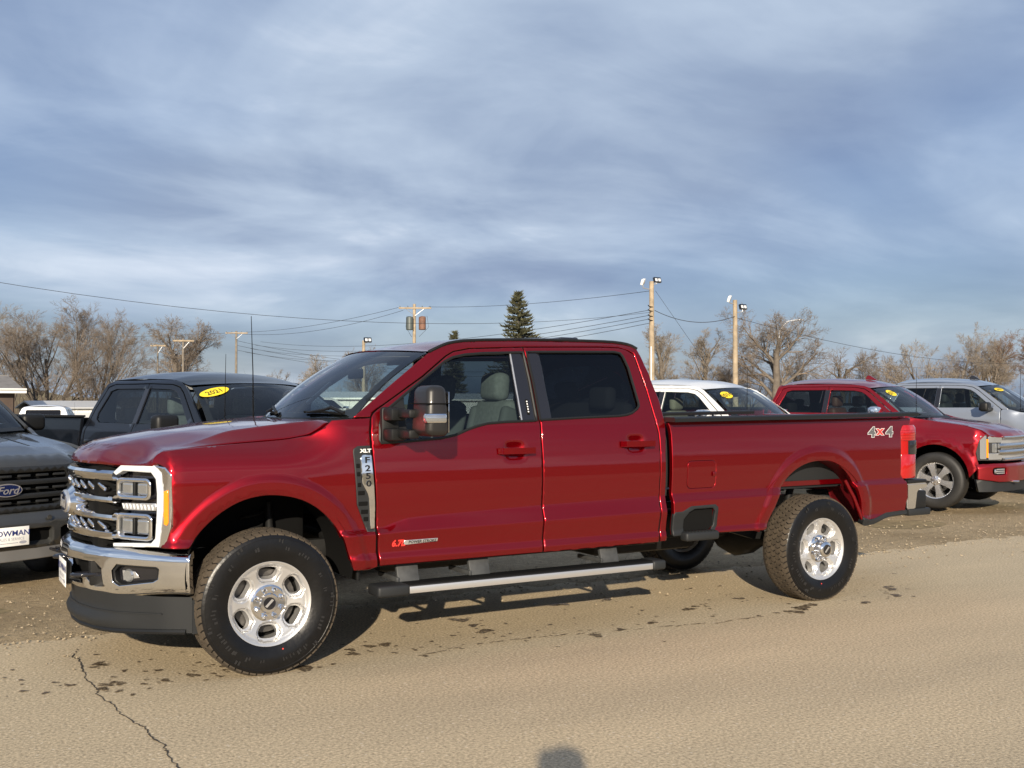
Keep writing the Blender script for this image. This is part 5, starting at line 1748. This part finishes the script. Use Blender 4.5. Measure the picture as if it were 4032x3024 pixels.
    for sg in (-1, 1):
        bm = bmesh.new()
        add_box(bm, (.80, sg * 1.125, 1.375), (.15, .24, .165), None, .045, 4)
        mr = bm_obj('side_mirror', bm, mm, T, angle=60)
        box('mirror_arm', (.77, sg * .965, 1.33), (.09, .12, .055), BLACKP, mr, .015)
        box('mirror_glass', (.876, sg * 1.125, 1.375), (.004, .19, .125), CHROME, mr, .001)
    tube('antenna', [(.32, .80, 1.26), (.32, .80, 1.60), (.31, .80, 2.02)], [.005, .004, .0022], MATTEB, T, 5)
    for sg in (-1, 1):
        tube('wiper', [(.40 - .0 * sg, sg * .35 - .30, 1.318), (.36, sg * .35 - .1, 1.335), (.36, sg * .35 + .2, 1.335)], .011, MATTEB, T, 6)
    if style in ('chrome', 'plain') and year != '2021':
        prism('roof_fin', [(1.20, 1.865), (1.40, 1.885), (1.37, 1.945), (1.33, 1.95)], .045, body if style == 'chrome' else GLOSSB, T, 'xz', -.0225, .008)
    # cabin and underbody
    sm = seatmat or FABRIC
    box('dashboard', (.78, 0, 1.20), (.50, 1.56, .22), DARKIN, T, .06)
    for sg in (-1, 1):
        seat = box('front_seat', (1.42, sg * .40, .90), (.52, .50, .16), sm, T, .05)
        box('seat_back', (1.66, sg * .40, 1.17), (.14, .48, .54), sm, seat, .05, Matrix.Rotation(rad(12), 4, 'Y'), 3)
        box('headrest', (1.70, sg * .40, 1.535), (.11, .26, .18), sm, seat, .045, None, 3)
        box('rear_headrest', (2.45, sg * .45, 1.44), (.10, .25, .15), MATS['rear_seat_dark'], T, .04)
        patch('door_trim', lambda s, t, sg=sg: np.stack([.65 + s * 1.9, sg * (.88 + 0 * s), .55 + t * .76], 1), 5, 3, DARKIN, T)
        box('frame_rail', (1.9, sg * .43, .50), (5.4, .08, .16), CHASSIS, T, .01)
    box('rear_seat', (2.40, 0, 1.08), (.20, 1.40, .60), MATS['rear_seat_dark'], T, .05)
    sw = lathe('steering_wheel', [(.19 + .015 * math.cos(a), .015 * math.sin(a)) for a in np.linspace(0, 2 * math.pi, 8)], DARKIN, T, 28, 'x')
    sw.location = (1.10, -.40, 1.20)
    sw.rotation_euler = (0, rad(26), 0)
    box('rear_view_mirror', (.98, 0, 1.665), (.03, .22, .06), DARKIN, T, .01)
    box('bay_light_block', (-.2, 0, .78), (1.15, 1.0, .55), MATTEB, T, .04)  # plain black block added under the hood here too
    box('floor_pan', (1.6, 0, .55), (2.1, 1.7, .08), CHASSIS, T, .01)
    tube('front_axle', [(0, -.86, .40), (0, 0, .40), (0, .86, .40)], .06, CHASSIS, T, 10)
    tube('rear_axle', [(3.68, -.86, .40), (3.68, 0, .40), (3.68, .86, .40)], [.06, .16, .06], CHASSIS, T, 10)
    rm = rimmat or mat('alloy_grey', (.5, .5, .5), .3, .8)
    for x in (0, 3.68):
        wv = spoke_wheel(T, x, -.862, rm, rot=.26)
        mirror_at(wv)
    return T


BODY_GRAY = paint('grey_body_paint', (.050, .051, .050), .35, .38)
BODY_DARK = mat('dark_blue_black_paint', (.005, .006, .009), .3, .0, coat=.55, spec=.2)
BODY_WHITE = paint('white_body_paint', (.74, .74, .73), .0, .4)
BODY_RED2 = paint('deep_red_body_paint', (.21, .003, .008), .55, .35)
BODY_SILV = paint('silver_body_paint', (.27, .30, .35), .5, .35)
TAN_SEAT = mat('tan_seat', (.42, .37, .29), .8)
BROWN_SEAT = mat('brown_seat', (.14, .06, .045), .6)
POLISHED = mat('polished_alloy', (.70, .70, .71), .24, .88)
R0 = 110
gray = pickup('grey pickup truck with black grille and blue oval emblem at the left edge', (-1.47, 3.41), rad(113), BODY_GRAY, 'gray', dz=.0)
dark = pickup('black pickup truck with yellow 2021 sticker on its windshield behind the red hood', (1.58, 2.75), rad(110), BODY_DARK, 'plain', FABRIC, '2021', dz=0.0, sticker_at=(.78, .78, .165, .068, .42))
white = pickup('white pickup truck with tan seats and chrome mirror behind the front of the red bed', (8.80, 3.55), rad(108), BODY_WHITE, 'white', TAN_SEAT, '2016', mirror_mat=CHROME, dz=.02, sticker_at=(.72, .74, .105, .085, .35))
red2 = pickup('red pickup truck with chrome grille and polished wheels behind the tail light', (11.85, 3.28), rad(109), BODY_RED2, 'chrome', BROWN_SEAT, '2019', POLISHED, mirror_mat=CHROME, dz=.06, sticker_at=(.72, .74, .085, .085, .35))
silver = pickup('silver pickup truck with black mirror at the far right of the row', (15.56, 4.1), rad(109), BODY_SILV, 'plain', DARKIN, '2022', dz=.13, sticker_at=(.55, .78, .125, .055, .0))


def copy_tree(o, parent=None, label=None):
    c = o.copy()
    link(c, parent)
    if label: c['label'] = label
    for ch in o.children:
        copy_tree(ch, c)
    return c
# ================================================================== bare trees
BARK = mat('grey_brown_bark', (.125, .105, .085), .9, noise=(3, .3))
TWIG = mat('brown_twigs', (.195, .158, .125), .9, noise=(.6, .3))
TWIG_PALE = mat('pale_twigs', (.27, .23, .185), .9, noise=(.6, .3))
TWIG_RUST = mat('rusty_twigs', (.20, .130, .085), .9, noise=(.6, .35))


class TreeGeo:
    def __init__(self, seed):
        self.r = random.Random(seed)
        self.tr = ([], [])
        self.cr = ([], [])

    def seg(self, store, pts, rads, n):
        V, F = store
        b0 = len(V)
        k = len(pts)
        for i in range(k):
            d = pts[min(i + 1, k - 1)] - pts[max(i - 1, 0)]
            a, b = frame(d)
            for j in range(n):
                t = 2 * math.pi * j / n
                V.append(pts[i] + a * (math.cos(t) * rads[i]) + b * (math.sin(t) * rads[i]))
        for i in range(k - 1):
            for j in range(n):
                F.append((b0 + i * n + j, b0 + i * n + (j + 1) % n, b0 + (i + 1) * n + (j + 1) % n, b0 + (i + 1) * n + j))

    def grow(self, p, d, L, rad0, lv, P):
        r = self.r
        segs = (5, 5, 4, 3, 2, 2)[lv]
        pts, rads = [p.copy()], [rad0]
        wob = P['wob'] * (.6, .9, 1.0, 1.1, 1.2, 1.2)[lv]
        q = p.copy()
        dd = d.copy()
        tip = rad0 * (.55 if lv == 0 else .25)
        for i in range(segs):
            dd = (dd + Vector((r.gauss(0, wob), r.gauss(0, wob), r.gauss(0, wob) + P['up'][lv]))).normalized()
            q = q + dd * (L / segs)
            pts.append(q.copy())
            rads.append(rad0 + (tip - rad0) * (i + 1) / segs)
        store = self.tr if lv <= 1 else self.cr
        self.seg(store, pts, rads, (8, 6, 4, 3, 3, 3)[lv])
        if lv >= P['levels']:
            return
        n = P['kids'][lv]
        n = max(1, int(round(n * r.uniform(.8, 1.2))))
        for c in range(n):
            f = P['start'][lv] + (1 - P['start'][lv]) * ((c + r.random()) / n)
            x = f * segs
            i = min(int(x), segs - 1)
            base = pts[i].lerp(pts[i + 1], x - i)
            rr = rads[i] + (rads[i + 1] - rads[i]) * (x - i)
            ax = (pts[i + 1] - pts[i]).normalized()
            a, b = frame(ax)
            az = r.uniform(0, 6.283)
            sp = rad(P['ang'][lv] * r.uniform(.65, 1.3)) * (1.05 - .35 * f)
            nd = (ax * math.cos(sp) + (a * math.cos(az) + b * math.sin(az)) * math.sin(sp)).normalized()
            ll = L * P['ratio'][lv] * r.uniform(.65, 1.15) * (1.12 - .45 * f)
            self.grow(base, nd, ll, max(rr * P['thin'], P['minr']), lv + 1, P)


def make_tree(seed, H, P, twig, n_stems=1):
    g = TreeGeo(seed)
    for s in range(n_stems):
        a = 6.283 * s / max(1, n_stems) + .4
        d = Vector((math.cos(a) * .42, math.sin(a) * .42, 1)) if n_stems > 1 else Vector((g.r.uniform(-.06, .06), g.r.uniform(-.06, .06), 1))
        g.grow(Vector((math.cos(a) * .12 * (n_stems > 1), math.sin(a) * .12 * (n_stems > 1), -.1)), d.normalized(), H * P['trunk'], H * P['rad'], 0, P)
    top = max(v.z for v in g.cr[0])
    k = H / top
    out = []
    for nm, st in (('trunk', g.tr), ('crown', g.cr)):
        me = bpy.data.meshes.new(nm)
        me.from_pydata([tuple(v * k) for v in st[0]], [], st[1])
        me.polygons.foreach_set('use_smooth', [True] * len(me.polygons))
        me.materials.append(BARK if nm == 'trunk' else twig)
        out.append(me)
    return out


P_ROUND = dict(levels=5, trunk=.50, rad=.030, kids=(10, 7, 7, 5, 4), start=(.30, .25, .20, .15, .1), ang=(56, 52, 50, 50, 52), ratio=(.80, .60, .58, .62, .75), thin=.55, minr=.0075, wob=.10, up=(.02, .05, .05, .03, .02, .0))
P_FAN = dict(levels=5, trunk=.50, rad=.015, kids=(7, 6, 6, 5, 4), start=(.10, .2, .2, .15, .1), ang=(34, 36, 40, 44, 48), ratio=(.85, .62, .58, .62, .75), thin=.58, minr=.0075, wob=.07, up=(.03, .05, .04, .02, .0, .0))
P_TALL = dict(levels=5, trunk=.72, rad=.020, kids=(14, 7, 6, 4, 4), start=(.18, .2, .2, .15, .1), ang=(32, 36, 40, 44, 48), ratio=(.42, .58, .58, .62, .75), thin=.5, minr=.0075, wob=.07, up=(.03, .10, .06, .03, .0, .0))
P_ROUGH = dict(levels=4, trunk=.52, rad=.030, kids=(9, 7, 7, 9), start=(.25, .2, .2, .1), ang=(50, 50, 50, 50), ratio=(.78, .58, .5, .5), thin=.55, minr=.009, wob=.16, up=(.02, .05, .02, 0, 0, 0))
PROTO = dict(
    round=make_tree(11, 10, P_ROUND, TWIG), round2=make_tree(23, 10, P_ROUND, TWIG_PALE),
    fan=make_tree(5, 10, P_FAN, TWIG, 3), fan2=make_tree(8, 10, P_FAN, TWIG_PALE, 2),
    tall=make_tree(31, 10, P_TALL, TWIG_PALE), rough=make_tree(17, 10, P_ROUGH, TWIG), rust=make_tree(41, 10, P_ROUND, TWIG_RUST))


def tree(kind, loc, h, label, rz=0.0, wide=1.0, group='bare trees along the back of the lot'):
    o = empty('bare_tree', (loc[0], loc[1], 0), rz, label, 'tree', group)
    for nm, me in zip(('trunk', 'crown'), PROTO[kind]):
        c = bpy.data.objects.new(nm, me)
        link(c, o)
        c.scale = (h / 10 * wide, h / 10 * wide, h / 10)
    return o


tree('fan2', (4.1, 76.3), 9.6, 'tall pale bare tree cut by the left edge of the picture', .3)
tree('fan', (6.2, 69.2), 8.9, 'dense brown bare tree rising over the house roof at far left', 1.1, 1.2)
tree('fan', (8.9, 67.8), 8.3, 'bare tree with branches fanning right, left of the black pickup', 2.6, 1.0)
tree('round', (16.9, 80.5), 9.2, 'round bare tree standing alone above the black pickup roof', .7, 1.05)
tree('rough', (26.2, 82.0), 4.7, 'small pale scraggly tree just left of the red truck windshield', .2)
tree('round2', (28.9, 77.5), 5.9, 'bare tree showing above the red truck windshield, left of the pole', 2.1)
tree('round', (29.8, 70.6), 6.3, 'bare tree behind the short floodlight pole over the windshield', 4.0)
tree('tall', (48.6, 56.3), 7.9, 'narrow bare poplar just right of the tall floodlight pole', .4, 1.5)
tree('tall', (50.9, 54.9), 7.4, 'second narrow bare poplar, between the two floodlight poles', 2.2, 1.5)
tree('round', (52.4, 48.3), 9.0, 'largest wide bare tree, right of the shorter floodlight pole', 1.6, 1.10)
tree('round2', (57.0, 50.0), 5.4, 'medium bare tree leaning right below the largest bare tree', 3.0)
tree('rough', (64.3, 52.9), 6.4, 'left one of two middling bare trees above the rear red pickup roof', .9)
tree('fan', (66.4, 51.7), 6.5, 'right one of two middling bare trees above the rear red pickup roof', 2.8, .8)
tree('rough', (72.6, 53.9), 5.7, 'smallest lone bare tree near the roof fin of the rear red pickup', 5.0)
tree('fan2', (62.7, 42.3), 7.6, 'tall pale bare tree above the silver pickup cab', 1.9, 1.1)
tree('round2', (64.6, 40.6), 6.2, 'dense pale bare tree behind the silver pickup windshield', 4.4)
tree('rust', (66.2, 40.4), 7.0, 'rusty brown tree with clinging leaves near the right edge', .5)
tree('rust', (68.6, 38.6), 6.9, 'rusty brown tree cut by the right edge of the picture', 3.6)
for i, (x, y, h, kd, lb) in enumerate([
        (36, 70, 5.0, 'round2', 'bare tree seen through the red truck front door window'), (41, 66, 5.2, 'round', 'bare tree hidden behind the red truck cab roof'),
        (45.5, 60.5, 5.2, 'fan', 'low bare tree left of the tall floodlight pole'), (53.5, 54.0, 5.0, 'round', 'low bare tree at the foot of the two poplars'),
        (57.8, 57.5, 5.2, 'fan2', 'low bare tree behind the grey street light pole'), (69.5, 47.5, 5.2, 'round', 'low bare thicket tree left of the pale tree above the silver pickup'),
        (21.5, 88, 4.4, 'rough', 'faint low tree between the round tree and the crossarm pole'), (1.5, 80, 5.5, 'round2', 'low bare tree behind the house at far left'),
        (12.4, 84, 3.6, 'rough', 'low bare tree in the gap left of the round tree'), (61.0, 56.5, 4.6, 'rough', 'low scrubby tree right of the grey street light')]):
    tree(kd, (x, y), h, lb, i * 1.3)


def far_wood():
    """the woods on the skyline, too far to tell trees apart"""
    r = random.Random(77)
    V, F = [], []
    for i in range(9000):
        a = r.uniform(0, 6.283)
        R = r.uniform(112, 150)
        x, y = R * math.sin(a), R * math.cos(a)
        h = (2.6 + 1.5 * math.sin(a * 9) + 1.0 * math.sin(a * 23 + 1)) * r.uniform(.5, 1.1) + .8
        dx, dy = r.gauss(0, .35) * h, r.gauss(0, .35) * h
        w = r.uniform(.03, .10)
        b = len(V)
        for t in (0, 2.09, 4.19):
            V.append((x + w * math.cos(t), y + w * math.sin(t), -.2))
        m_ = (x + dx * .4, y + dy * .4, h * .55)
        for t in (0, 2.09, 4.19):
            V.append((m_[0] + w * .7 * math.cos(t), m_[1] + w * .7 * math.sin(t), m_[2]))
        V.append((x + dx, y + dy, h))
        F += [(b, b + 1, b + 4, b + 3), (b + 1, b + 2, b + 5, b + 4), (b + 2, b, b + 3, b + 5), (b + 3, b + 4, b + 6), (b + 4, b + 5, b + 6), (b + 5, b + 3, b + 6)]
    o = mesh_obj('far_wood', V, F, mat('far_wood_brown', (.13, .105, .08), .95), None, False)
    tag(o, 'low far-off leafless wood along the horizon', 'wood', kind='stuff')


far_wood()


def spruce(loc, h, w, label, seed):
    r = random.Random(seed)
    o = empty('spruce_tree', (loc[0], loc[1], 0), 0, label, 'tree', 'evergreen trees')
    tube('trunk', [(0, 0, -.1), (0, 0, h * .5), (0, 0, h * .98)], [.16, .09, .02], BARK, o, 7)
    V, F = [], []

    def tuft(p, d, L, wd):
        a, b = frame(d)
        k = len(V)
        for s, t in ((-1, 0), (1, 0)):
            V.append(p + a * (s * wd))
        V.append(p + d * L + Vector((0, 0, L * .15)))
        V.append(p + b * wd * .9)
        F.extend([(k, k + 1, k + 2), (k + 3, k, k + 2), (k + 1, k + 3, k + 2)])
    nb = 330
    for i in range(nb):
        f = (i + r.random()) / nb
        z = h * (.06 + .93 * f)
        Lb = w * (1 - f) ** .85 * r.uniform(.72, 1.12) + .12
        az = r.uniform(0, 6.283)
        d = Vector((math.cos(az), math.sin(az), -.10 + .5 * f)).normalized()
        nt = int(6 + Lb * 11)
        for k in range(nt):
            s = (k + r.random()) / nt
            p = Vector((0, 0, z)) + d * (Lb * s) + Vector((0, 0, -.22 * Lb * s * s + .30 * Lb * max(0, s - .7)))
            side_ = Vector((-math.sin(az), math.cos(az), 0)) * r.choice((-1, 1))
            dd = (d * .8 + side_ * r.uniform(0, .9) + Vector((0, 0, r.uniform(-.1, .55)))).normalized()
            tuft(p, dd, r.uniform(.16, .34), r.uniform(.05, .085))
    mesh_obj('crown', V, F, mat('spruce_needles', (.085, .086, .045), .85, noise=(1.4, .5)), o, False)
    return o


spruce((28.6, 44.7), 8.0, 2.5, 'tall dark green spruce standing above the red truck cab', 3)
spruce((32.2, 60.0), 6.75, 1.15, 'small tip of an evergreen left of the tall spruce', 9)

# ================================================================== poles, lights and wires
WOODP = mat('weathered_pole', (.33, .265, .185), .9, noise=(2.2, .35))
GALV = mat('galvanised', (.48, .49, .50), .4, .6)
TRGREY = mat('transformer_grey', (.07, .085, .08), .5)
TRRUST = mat('transformer_rust', (.15, .075, .05), .7, noise=(3, .4))
WOODFAR = mat('grey_pole', (.19, .165, .135), .9, noise=(2.2, .3))
WIREM = mat('wire_dark', (.03, .03, .032), .6)


def pole(loc, h, r0, label, cross=None, group='utility poles'):
    o = empty('utility_pole', (loc[0], loc[1], 0), 0, label, 'pole', group)
    tube('shaft', [(0, 0, -.2), (0, 0, h * .5), (0, 0, h)], [r0, r0 * .85, r0 * .7], WOODP if r0 > .105 and loc[1] < 80 else WOODFAR, o, 10)
    if cross:
        L, zz, az = cross
        box('crossarm', (0, -.12, zz), (L, .10, .12), WOODP, o, .01, Matrix.Rotation(az, 4, 'Z'))
        for k in (-.46, -.22, .22, .46):
            lathe('insulator', [(0, .11), (.025, .10), (.035, .04), (.02, 0)], TRGREY, o, 8, 'z', (L * k * math.cos(az), -.12 + L * k * math.sin(az), zz + .06))
        for sg in (-1, 1):
            tube('brace', [(sg * L * .28 * math.cos(az), -.12 + sg * L * .28 * math.sin(az), zz - .05), (0, -.10, zz - .55)], .02, GALV, o, 5)
    return o


def flood(o, z, side_x, hgt, face_dark):
    """twin-lens flood lamp on a bent arm"""
    arm = tube('lamp_arm', [(0, 0, z), (side_x * .35, -.05, z + .02), (side_x * .60, -.08, z + .05), (side_x * .62, -.08, z + hgt)], .025, GALV, o, 6)
    rot = Matrix.Rotation(rad(-18 if face_dark else 25), 4, 'X') @ Matrix.Rotation(rad(0 if face_dark else 40), 4, 'Z')
    hd = box('flood_lamp', (side_x * .62, -.10, z + hgt + .12), (.42, .12, .26), MATS['gloss_black'] if face_dark else WHITEPL, o, .015, rot)
    if face_dark:
        for s in (-1, 1):
            box('lamp_lens', (side_x * .62 + s * .095, -.168, z + hgt + .125), (.14, .02, .15), WHITEP, o, .01, rot)


p1 = pole((29.7, 61.4), 8.75, .15, 'wooden utility pole with crossarm and two transformers above the cab', (2.35, 8.45, rad(-28)))
for sx, mm, z0 in ((-.42, TRGREY, 6.85), (.58, TRRUST, 6.9)):
    t_ = lathe('transformer', [(0, 1.0), (.12, .98), (.24, .93), (.26, .88), (.26, .03), (.23, 0), (0, 0)], mm, p1, 20, 'z', (sx, -.12, z0))
    tube('transformer_lead', [(sx, -.12, z0 + .95), (sx * 1.6, -.2, z0 + 1.0), (sx * 1.8, -.2, z0 + .2), (sx * .6, -.1, z0 - .5)], .012, WIREM, p1, 5)
p2 = pole((25.4, 92.9), 8.55, .14, 'wooden utility pole with bare crossarm left of the antenna', (2.1, 8.35, rad(-25)))
p3 = pole((15.5, 70.9), 6.3, .10, 'faint crossarm pole in front of the round bare tree', (1.5, 6.15, rad(-20)))
p3b = pole((14.3, 73.9), 6.0, .09, 'thin far pole left of the faint crossarm pole', (1.1, 5.9, rad(-20)))
p4 = pole((29.1, 32.9), 7.45, .16, 'tall wooden light pole with two floodlights and many wires', None, 'floodlight poles')
flood(p4, 7.05, -.95, .22, False)
flood(p4, 7.30, .42, .10, True)
tube('conduit', [(-.13, -.10, 0), (-.12, -.10, 4.3)], .035, GALV, p4, 6)
for zz in (5.55, 5.75, 6.0, 6.2):
    tube('wire_bracket', [(0, -.1, zz), (-.28, -.16, zz + .02), (-.34, -.16, zz + .08)], .022, MATTEB, p4, 5)
p5 = pole((32.6, 30.9), 6.55, .15, 'shorter wooden light pole with two floodlights above the white pickup', None, 'floodlight poles')
flood(p5, 6.35, -.72, .12, False)
flood(p5, 5.95, .66, .16, True)
p6 = pole((19.0, 44.6), 4.9, .11, 'short pole with one floodlight above the red truck windshield', None, 'floodlight poles')
flood(p6, 4.75, .30, .06, True)
o = empty('street_light', (59.7, 55.6, 0), 0, 'thin grey steel street light in front of the largest bare tree', 'street light')
tube('shaft', [(0, 0, -.2), (0, 0, 6.0)], [.09, .06], GALV, o, 8)
tube('lamp_arm', [(0, 0, 5.9), (.15, -.1, 7.6), (.75, -.35, 8.3), (1.5, -.75, 8.45)], [.05, .045, .04, .035], GALV, o, 6)
box('lamp_head', (1.75, -.87, 8.43), (.55, .2, .09), GALV, o, .04, Matrix.Rotation(rad(-28), 4, 'Z'))


def wire(a, b, sag, label, r=.016):
    a, b = Vector(a), Vector(b)
    r *= .8
    P = [a.lerp(b, t) - Vector((0, 0, sag * 4 * t * (1 - t))) for t in np.linspace(0, 1, 25)]
    w = tube('utility_wire', P, r, WIREM, None, 4)
    tag(w, label, 'wire', 'overhead wires')
    return w


wire((-10, 29, 7.1), (29.0, 32.8, 5.95), 1.7, 'long wire sagging from the left edge to the tall floodlight pole', .010)
wire((30.6, 60.9, 8.55), (29.1, 32.8, 7.0), .25, 'upper wire from the transformer pole to the tall floodlight pole', .014)
for i, (z1, nm) in enumerate(((6.05, 'highest'), (5.80, 'second highest'), (5.62, 'third highest'), (5.42, 'lowest'))):
    wire((27.8 - .5 * i, 93.0, 7.6 - .35 * i), (28.9, 32.8, z1), 1.0 + .1 * i, nm + ' of four parallel wires running down left from the tall floodlight pole', .015)
wire((29.2, 32.8, 6.05), (32.5, 30.8, 5.75), .42, 'drooping cable slung between the two floodlight poles', .018)
wire((32.7, 30.9, 5.7), (95, 46, 7.0), 2.0, 'long wire running right from the shorter floodlight pole', .014)
wire((28.7, 62.0, 8.5), (26.3, 92.4, 8.45), .35, 'upper wire between the transformer pole and the bare crossarm pole', .017)
wire((29.0, 61.8, 8.3), (24.5, 93.3, 8.4), .8, 'lower wire between the transformer pole and the bare crossarm pole', .017)
wire((24.6, 93.2, 8.35), (-20, 101, 8.8), 1.0, 'wire running left from the bare crossarm pole through the round tree', .018)
for i, nm in enumerate(('upper', 'middle', 'lower')):
    wire((25.5, 92.8, 7.6 - .45 * i), (52, 96 - 4 * i, 5.6 - .6 * i), .7, nm + ' wire running right from the bare crossarm pole to behind the windshield', .018)
wire((29.25, 32.8, 7.0), (33.2, 30.2, 0.1), 0.0, 'guy wire slanting down right from the tall floodlight pole', .010)
wire((62, 56, 5.0), (100, 40, 4.6), .4, 'low faint wire behind the trees above the silver pickup', .018)

# ================================================================== buildings and far vehicles
def house():
    o = empty('house', (-2.6, 60, 0), rad(10), 'low house with grey roof and white fascia behind the left trees', 'house')
    box('wall', (0, 0, 1.15), (11.0, 6.0, 2.3), mat('house_wall_red', (.085, .060, .048), .8, noise=(1, .2)), o, .0)
    for sg in (-1, 1):
        bm = bmesh.new()
        add_box(bm, (0, sg * 1.75, 2.72), (11.8, 3.8, .10), Matrix.Rotation(rad(-14 * sg), 4, 'X'))
        bm_obj('roof', bm, mat('shingle_grey', (.19, .18, .17), .9, noise=(2, .2)), o)
    box('fascia', (0, -3.62, 2.27), (11.9, .08, .26), WHITEPL, o, .0)
    box('gutter', (0, -3.70, 2.36), (11.9, .10, .10), WHITEPL, o, .02)
    for k, x in enumerate((-3.6, -.4, 3.2)):
        w = box('window', (x, -3.02, 1.35), (1.2, .06, .95), WHITEPL, o, .0)
        box('pane', (x, -3.055, 1.35), (1.05, .02, .80), GLOSSB, w, .0)
    d = box('door', (1.6, -3.03, 1.0), (.95, .08, 2.0), WHITEPL, o, .01)
    box('porch_panel', (4.4, -3.05, 1.5), (2.0, .05, 1.3), MATS['house_wall_red'], o, .0)
    for k in range(8):
        for sg in (-1, 1):
            box('lattice_strip', (-5.2 + k * .22, -3.5, .95), (.03, .02, 1.5), WHITEPL, o, 0, Matrix.Rotation(rad(42 * sg), 4, 'Y'))


house()


def white_shed(loc, rz, L, Wd, h, label):
    o = empty('metal_building', (loc[0], loc[1], 0), rz, label, 'building')
    n = int(L / .9)
    box('wall', (0, 0, h / 2), (L, Wd, h), mat('shed_white', (.72, .73, .72), .5), o, 0)
    for k in range(n):
        box('siding_rib', (-L / 2 + (k + .5) * L / n, -Wd / 2 - .01, h / 2), (.06, .04, h), MATS['shed_white'], o, 0)
    bm = bmesh.new()
    pr = [(-Wd / 2 - .25, h), (0, h + Wd * .10), (Wd / 2 + .25, h)]
    vs = [[bm.verts.new((sx * (L / 2 + .2), p[0], p[1] + dz)) for p in pr for dz in (0, .08)] for sx in (-1, 1)]
    for a, b in ((0, 2), (2, 4)):
        for q in (0, 1):
            bm.faces.new((vs[0][a + q], vs[0][b + q], vs[1][b + q], vs[1][a + q]))
    for s in (0, 1):
        bm.faces.new((vs[s][0], vs[s][2], vs[s][4], vs[s][5], vs[s][3], vs[s][1]))
    bm.faces.new((vs[0][0], vs[0][1], vs[1][1], vs[1][0]))
    bm.faces.new((vs[0][4], vs[1][4], vs[1][5], vs[0][5]))
    bm_obj('roof', bm, mat('shed_roof', (.62, .63, .63), .4, .3), o, smooth=False)
    dr = box('roller_door', (L * .2, -Wd / 2 - .03, h * .42), (2.4, .05, h * .8), mat('shed_door', (.5, .51, .52), .5), o, .01)


white_shed((6.6, 62), rad(8), 4.6, 4.0, 1.25, 'long white metal building behind the left bare trees')
white_shed((15.6, 40.5), rad(-28), 6.5, 3.0, 1.75, 'bright white low building seen through the red truck windshield')
white_shed((23.4, 41), rad(-20), 5.0, 3.0, 1.7, 'white low building seen through the red truck door window')
for i, (x, y, rz, lb) in enumerate(((-.35, 27.6, 250, 'left of two small white pickups far off beyond the black truck bed'), (2.35, 30.5, 255, 'right of two small white pickups far off beyond the black truck bed'))):
    c = copy_tree(white, None, lb)
    c.location = (x, y, 0)
    c.rotation_euler = (0, 0, rad(rz))
    c.scale = (.82, .82, .80)
    c['group'] = 'small white pickups far off'
    for ch in list(c.children):
        if ch.name.startswith(('windshield',)):
            for g in list(ch.children):
                if g.name.startswith('year_sticker'):
                    for d_ in list(g.children):
                        bpy.data.objects.remove(d_)
                    bpy.data.objects.remove(g)
c = copy_tree(white, None, 'white pickup seen through the windshield of the red truck')
c.location = (13.4, 33.0, 0)
c.rotation_euler = (0, 0, rad(200))
c['group'] = 'small white pickups far off'

# ================================================================== the photographer, whose head throws the shadow at the bottom
def photographer():
    # stands just behind the camera, phone held up at eye height
    f = Vector((math.sin(rad(YAW)), math.cos(rad(YAW)), 0))
    r = Vector((math.cos(rad(YAW)), -math.sin(rad(YAW)), 0))
    base = Vector((CAM.x, CAM.y, 0)) - f * .44
    o = empty('person', base, 0, 'person in dark jacket and jeans taking the photo, casting the shadow at bottom', 'person')

    def P(a, b, z):
        return r * a + f * b + Vector((0, 0, z))
    J = [P(0, 0, .98), P(0, 0, 1.20), P(0, .01, 1.42), P(0, .02, 1.55), P(0, .04, 1.66), P(0, .05, 1.70),
         P(-.19, 0, 1.45), P(-.24, .14, 1.25), P(-.09, .36, 1.50), P(.19, 0, 1.45), P(.24, .14, 1.25), P(.09, .36, 1.50),
         P(-.10, 0, .92), P(-.12, .02, .50), P(-.12, -.02, .09), P(-.13, .14, .04), P(.10, 0, .92), P(.12, .02, .50), P(.12, -.02, .09), P(.13, .14, .04)]
    E_ = [(0, 1), (1, 2), (2, 3), (3, 4), (4, 5), (2, 6), (6, 7), (7, 8), (2, 9), (9, 10), (10, 11), (0, 12), (12, 13), (13, 14), (14, 15), (0, 16), (16, 17), (17, 18), (18, 19)]
    R_ = [.16, .155, .15, .06, .085, .075, .075, .058, .04, .075, .058, .04, .105, .07, .05, .045, .105, .07, .05, .045]
    me = bpy.data.meshes.new('body')
    me.from_pydata([(j.x, j.y, j.z * .945) for j in J], E_, [])
    b = bpy.data.objects.new('body', me)
    link(b, o)
    sk = b.modifiers.new('skin', 'SKIN')
    for i, v in enumerate(me.skin_vertices[0].data):
        v.radius = (R_[i], R_[i] * .85)
        v.use_root = (i == 0)
    ss = b.modifiers.new('sub', 'SUBSURF')
    ss.levels = 2
    ss.render_levels = 2
    me.materials.append(mat('dark_jacket', (.03, .035, .045), .85))
    lathe('hair', [(.0, .125), (.05, .115), (.088, .07), (.102, .01), (.100, -.05), (.07, -.10), (.0, -.12)], mat('dark_hair', (.02, .015, .012), .8), o, 18, 'z', tuple(P(0, .045, 1.595)))
    box('phone', tuple(P(0, .40, 1.555)), (.15, .008, .075), GLOSSB, o, .003, Matrix.Rotation(rad(-YAW), 4, 'Z'))
    for s in (-1, 1):
        for k in range(4):
            tube('finger', [P(s * .085, .37, 1.50 + k * .018), P(s * .095, .405, 1.515 + k * .020), P(s * .07, .412, 1.525 + k * .018)], [.009, .008, .007], mat('skin', (.55, .34, .25), .6), o, 6)
        tube('thumb', [P(s * .07, .365, 1.50), P(s * .055, .385, 1.525), P(s * .045, .390, 1.545)], [.011, .010, .008], MATS['skin'], o, 6)


photographer()
